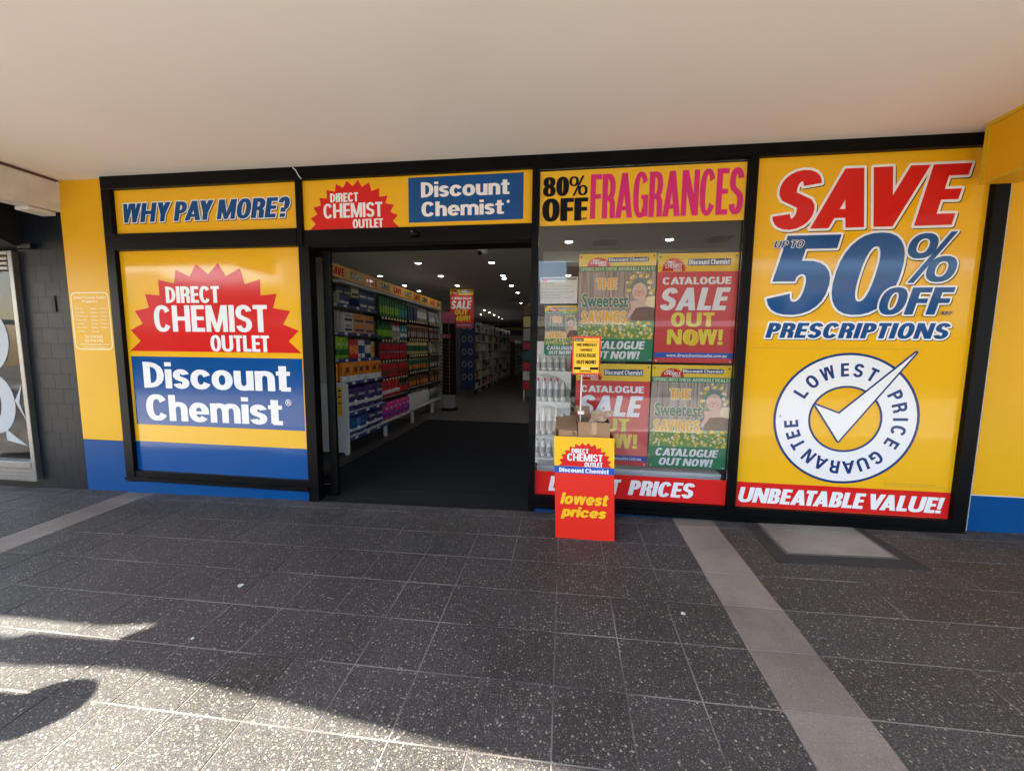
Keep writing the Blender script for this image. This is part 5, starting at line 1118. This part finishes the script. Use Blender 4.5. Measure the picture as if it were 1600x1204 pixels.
# aisle gondola and its end
def aisle(name, label, x0, x1, y0, y1, h, facex, seed, n_lv=7):
    r = thing(name, label, 'shelving', ((x0 + x1) / 2, y0, 0)); bx('core', x0 + .2, x1 - .2, y0 + .03, y1, .1, h, m_perf, r)
    for k in range(n_lv): bx('shelf', x0, x1, y0 + .04, y1, .18 + k * (h - .3) / (n_lv - .3), .205 + k * (h - .3) / (n_lv - .3), m_shw, r)
    bx('end_panel', x0, x1, y0, y0 + .03, -.01, h, mat('grey_end_panel', (.10, .10, .10), .6), r)
    yy = y0 + 1.2
    while yy < y1: bx('upright', x0 - .004, x1 + .004, yy - .02, yy + .02, .0, h + .03, m_shw, r); yy += 1.2
    rg = random.Random(seed); cols = [K_white, K_grey, K_white, K_grey, K_white, K_dteal, K_navy, K_brown, K_grey, K_yel, K_white, K_crim]; mb = MB()
    for k in range(n_lv):
        z = .206 + k * (h - .3) / (n_lv - .3); yy = y0 + .06
        while yy < y1 - .1:
            ci = rg.randrange(len(cols)); nn_ = rg.randrange(2, 7); w = rg.uniform(.05, .11); hh = rg.uniform(.12, (h - .3) / n_lv - .05)
            for q in range(nn_):
                if yy > y1 - .1: break
                xx = (x1 - .16, x1 - .01 - rg.uniform(0, .03)) if facex > 0 else (x0 + .01 + rg.uniform(0, .03), x0 + .16)
                mb.box(xx[0], xx[1], yy + .003, yy + w - .003, z, z + hh, ci); yy += w
    o = mb.build('shelf_stock', cols, r); o['kind'] = 'stuff'
    return r
ag = aisle('aisle_shelving', 'long white aisle shelving receding behind the navy end display', -3.8, -2.92, 8.6, 17.2, 2.40, 1, 4)
ed_ = thing('end_display', 'navy end-of-aisle display board with pale round prints', 'display board', (-3.1, 8.45, 0)); bx('board', -3.30, -2.82, 8.40, 8.43, .25, 2.40, K_navy, ed_)
for k in range(5):
    for j in range(2):
        vv, tt = union_mesh([([arc(-3.17 + j * .2, .62 + k * .40, .075, .10, 0, 350, 18, 2)], [arc(-3.17 + j * .2, .62 + k * .40, .05, .07, 0, 350, 18, 2)])]); flat('round_print', vv, tt, 8.398, K_grey, ed_)
aisle('aisle_shelving', 'second aisle shelving run glimpsed past the end of the first', -3.7, -2.75, 17.8, 21.5, 1.9, 1, 9)
ag2 = aisle('aisle_shelving', 'right-hand aisle shelving seen at the edge of the doorway', -1.14, -.2, 8.1, 18.0, 2.0, -1, 12)
ag3 = aisle('aisle_shelving', 'aisle shelving deep behind the poster window', 1.4, 2.4, 5.6, 17.0, 2.0, -1, 13)
# end of right gondola: stacked red and white offers
eo = thing('end_display', 'narrow end display of red and white cartons beside the door frame', 'display stand', (-.9, 7.9, 0)); bx('board', -1.14, -.5, 8.03, 8.06, .1, 2.9, K_grey, eo)
for k, (cc_, hz) in enumerate([(K_red, .28), (K_white, .3), (K_red, .26), (K_dteal, .35), (K_crim, .25), (K_grey, .4), (K_yel, .35), (K_brown, .3)]):
    zz = .32 + sum([.28, .3, .26, .35, .25, .4, .35, .3][:k]) ; o = bx('stock_block', -1.22, -.6, 7.75, 8.02, zz, zz + hz - .03, cc_, eo, .01)
bx('stand_leg', -1.2, -1.16, 7.76, 7.8, -.012, .31, m_shw, eo)
# far header
fh = thing('dispensary_header', 'navy header board with yellow lettering band on the far back wall', 'sign', (-2, 22, 2.8)); bx('header_board', -5.0, 3, 22.05, 22.15, 2.35, 2.95, K_navy, fh); bx('yellow_band', -4.2, 2, 22.03, 22.045, 2.72, 2.84, m_biny, fh)
bx('counter', -5.0, 3, 21.4, 21.6, 0, 1.1, m_shw, fh)
hs = thing('hanging_sign', 'small pale hanging aisle sign deep in the shop', 'sign', (-1.8, 9.5, 2.7)); a = P(795, 466, 9.5); c_ = P(811, 476, 9.5); bx('sign_board', a.x, c_.x, 9.5, 9.52, c_.z, a.z, K_grey, hs); bx('hanger', (a.x + c_.x) / 2 - .004, (a.x + c_.x) / 2 + .004, 9.505, 9.515, a.z, CZ, m_shw, hs)
# white tiered stand in the window with tubes
ws = thing('window_stand', 'white tiered display stand with curved brackets behind the glass beside the door', 'display stand', (-.1, .35, .42))
SY0, SY1 = .30, .58
bx('stand_back', -.31, .07, SY1, SY1 + .015, .30, 1.66, m_shw, ws)
def bracket(zt):
    pts = [(.07, zt), (.07, zt - .20), (.03, zt - .13), (-.05, zt - .06), (-.16, zt - .025), (-.31, zt - .02), (-.31, zt)]
    vs = [(a, SY0, c_) for a, c_ in pts] + [(a, SY0 + .012, c_) for a, c_ in pts]; n = len(pts)
    obj('bracket', vs, [tuple(range(n)), tuple(range(n, 2 * n))[::-1]] + [(i, i + n, (i + 1) % n + n, (i + 1) % n) for i in range(n)], m_shw, ws)
for zt in (1.34, 1.02, .66): bx('stand_shelf', -.31, .075, SY0 + .0125, SY1 - .001, zt, zt + .014, m_shw, ws); bracket(zt + .010)
bx('stand_shelf', -.31, .075, SY0 + .0125, SY1 - .001, .421, .435, m_shw, ws)
def tubes(z, h, col, cap, lab, kind='bottle', w=.062):
    pr = pack_proto(kind, w, .06, h, col, cap, K_grey); pr.name = 'display_bottle'; tag(pr, singular(lab) + ', first from the door side', 'bottle', lab)
    for k in range(5):
        p_ = (-.30 + k * .066 + w, .40, z)
        if k == 0: pr.location = p_; pr.rotation_euler = (0, 0, -math.pi / 2); pr.location = (-.30, .36, z)
        else: dup(pr, (-.30 + k * .066, .36, z), singular(lab) + ', ' + ORD[k] + ' from the door side')
tubes(1.355, .17, K_white, K_white, 'squat white bottles on the top window stand tier'); tubes(1.036, .24, K_white, K_red, 'red capped bottles on the window stand')
tubes(.676, .28, K_white, K_white, 'tall white bottles on the lower window stand tier'); tubes(.437, .20, K_white, K_grey, 'short white bottles on the lowest window stand tier')
# solid back behind big signs so the shop reads dark
bk = thing('sign_backing', 'plain board backing behind the large window signs', 'wall', (0, .1, 1)); bx('backing_left', -4.77, -2.66, .062, .075, -.1, 3.2, m_wall, bk); bx('backing_right', 1.57, 5.6, .062, .08, -.1, 3.2, m_wall, bk); bx('backing_far_left', -5.47, -4.78, .062, .08, -.2, 3.2, m_wall, bk)

# ================================================================= STREET SIDE (seen only in reflections and shadows)
m_b1 = mat('pale_render', (.66, .60, .50), .8, var=.08, scale=2); m_b2 = mat('red_brick', (.30, .14, .09), .85, var=.15, scale=8); m_b3 = mat('grey_render', (.38, .37, .35), .8, var=.08); m_win = mat('dark_window', (.03, .04, .05), .1)
xx = -34
for i, (wd, ht, mm_, lb) in enumerate([(9, 7.2, m_b1, 'pale rendered two storey shop across the road, leftmost'), (8, 6.4, m_b2, 'red brick shop across the road left of the white one'), (10, 7.8, m_b1, 'wide cream shop opposite the entrance'), (7, 6.2, m_b3, 'grey shop across the road'), (9, 7.4, m_b2, 'tall brick shop across the road at right'), (11, 6.6, m_b1, 'long cream shop across the road at far right'), (9, 7.0, m_b3, 'grey shop at the far end across the road')]):
    r = thing('shop_building', lb, 'building', (xx + wd / 2, -18, -.9)); ht -= 1.5; bx('front_wall', xx, xx + wd - .05, -26, -18, -1.2, ht, mm_, r)
    bx('parapet', xx - .05, xx + wd, -18.1, -17.9, ht, ht + .4, m_concw, r); bx('street_awning', xx, xx + wd - .1, -17.99, -15.2, 2.6, 2.85, m_soff, r)
    n_ = int(wd // 2.4)
    for k in range(n_): bx('window', xx + .6 + k * 2.4, xx + 2.0 + k * 2.4, -17.99, -17.93, 3.1, min(4.2, ht - .3), m_win, r)
    bx('shop_glass', xx + .4, xx + wd - .5, -17.99, -17.92, -.4, 2.2, m_win, r)
    xx += wd
# added post, out of view, shaped to cast the round shadow on the paving
hx, hy, hz_ = -2.44, -2.335, ground_z(-2.46, -2.35)
Hh = 1.62; kk = (Hh - .0) / math.tan(SUN_EL); mxp = Vector((hx - SUN_TO.x * kk, hy - SUN_TO.y * kk, 0))
gm = ground_z(mxp.x, mxp.y); pm = thing('parking_meter', 'added grey post with round head, out of view at left, casting the round shadow', 'shadow caster', (mxp.x, mxp.y, gm))
zc = hz_ + Hh
b = MB(); b.lathe(mxp.x, mxp.y, [(.02, zc - .15), (.10, zc - .12), (.15, zc - .05), (.155, zc + .02), (.132, zc + .09), (.07, zc + .13), (.01, zc + .145)], 20); b.build('meter_head', m_alu2, pm, True)
b = MB(); b.lathe(mxp.x, mxp.y, [(.03, gm), (.03, zc - .42)], 12); b.build('post', m_alu2, pm, True)
bx('coin_box', mxp.x - .17, mxp.x + .17, mxp.y - .15, mxp.y + .15, zc - .45, zc - .151, m_alu2, pm, .02)
print('PRODUCTS', prod_n, 'TILES', cnt)
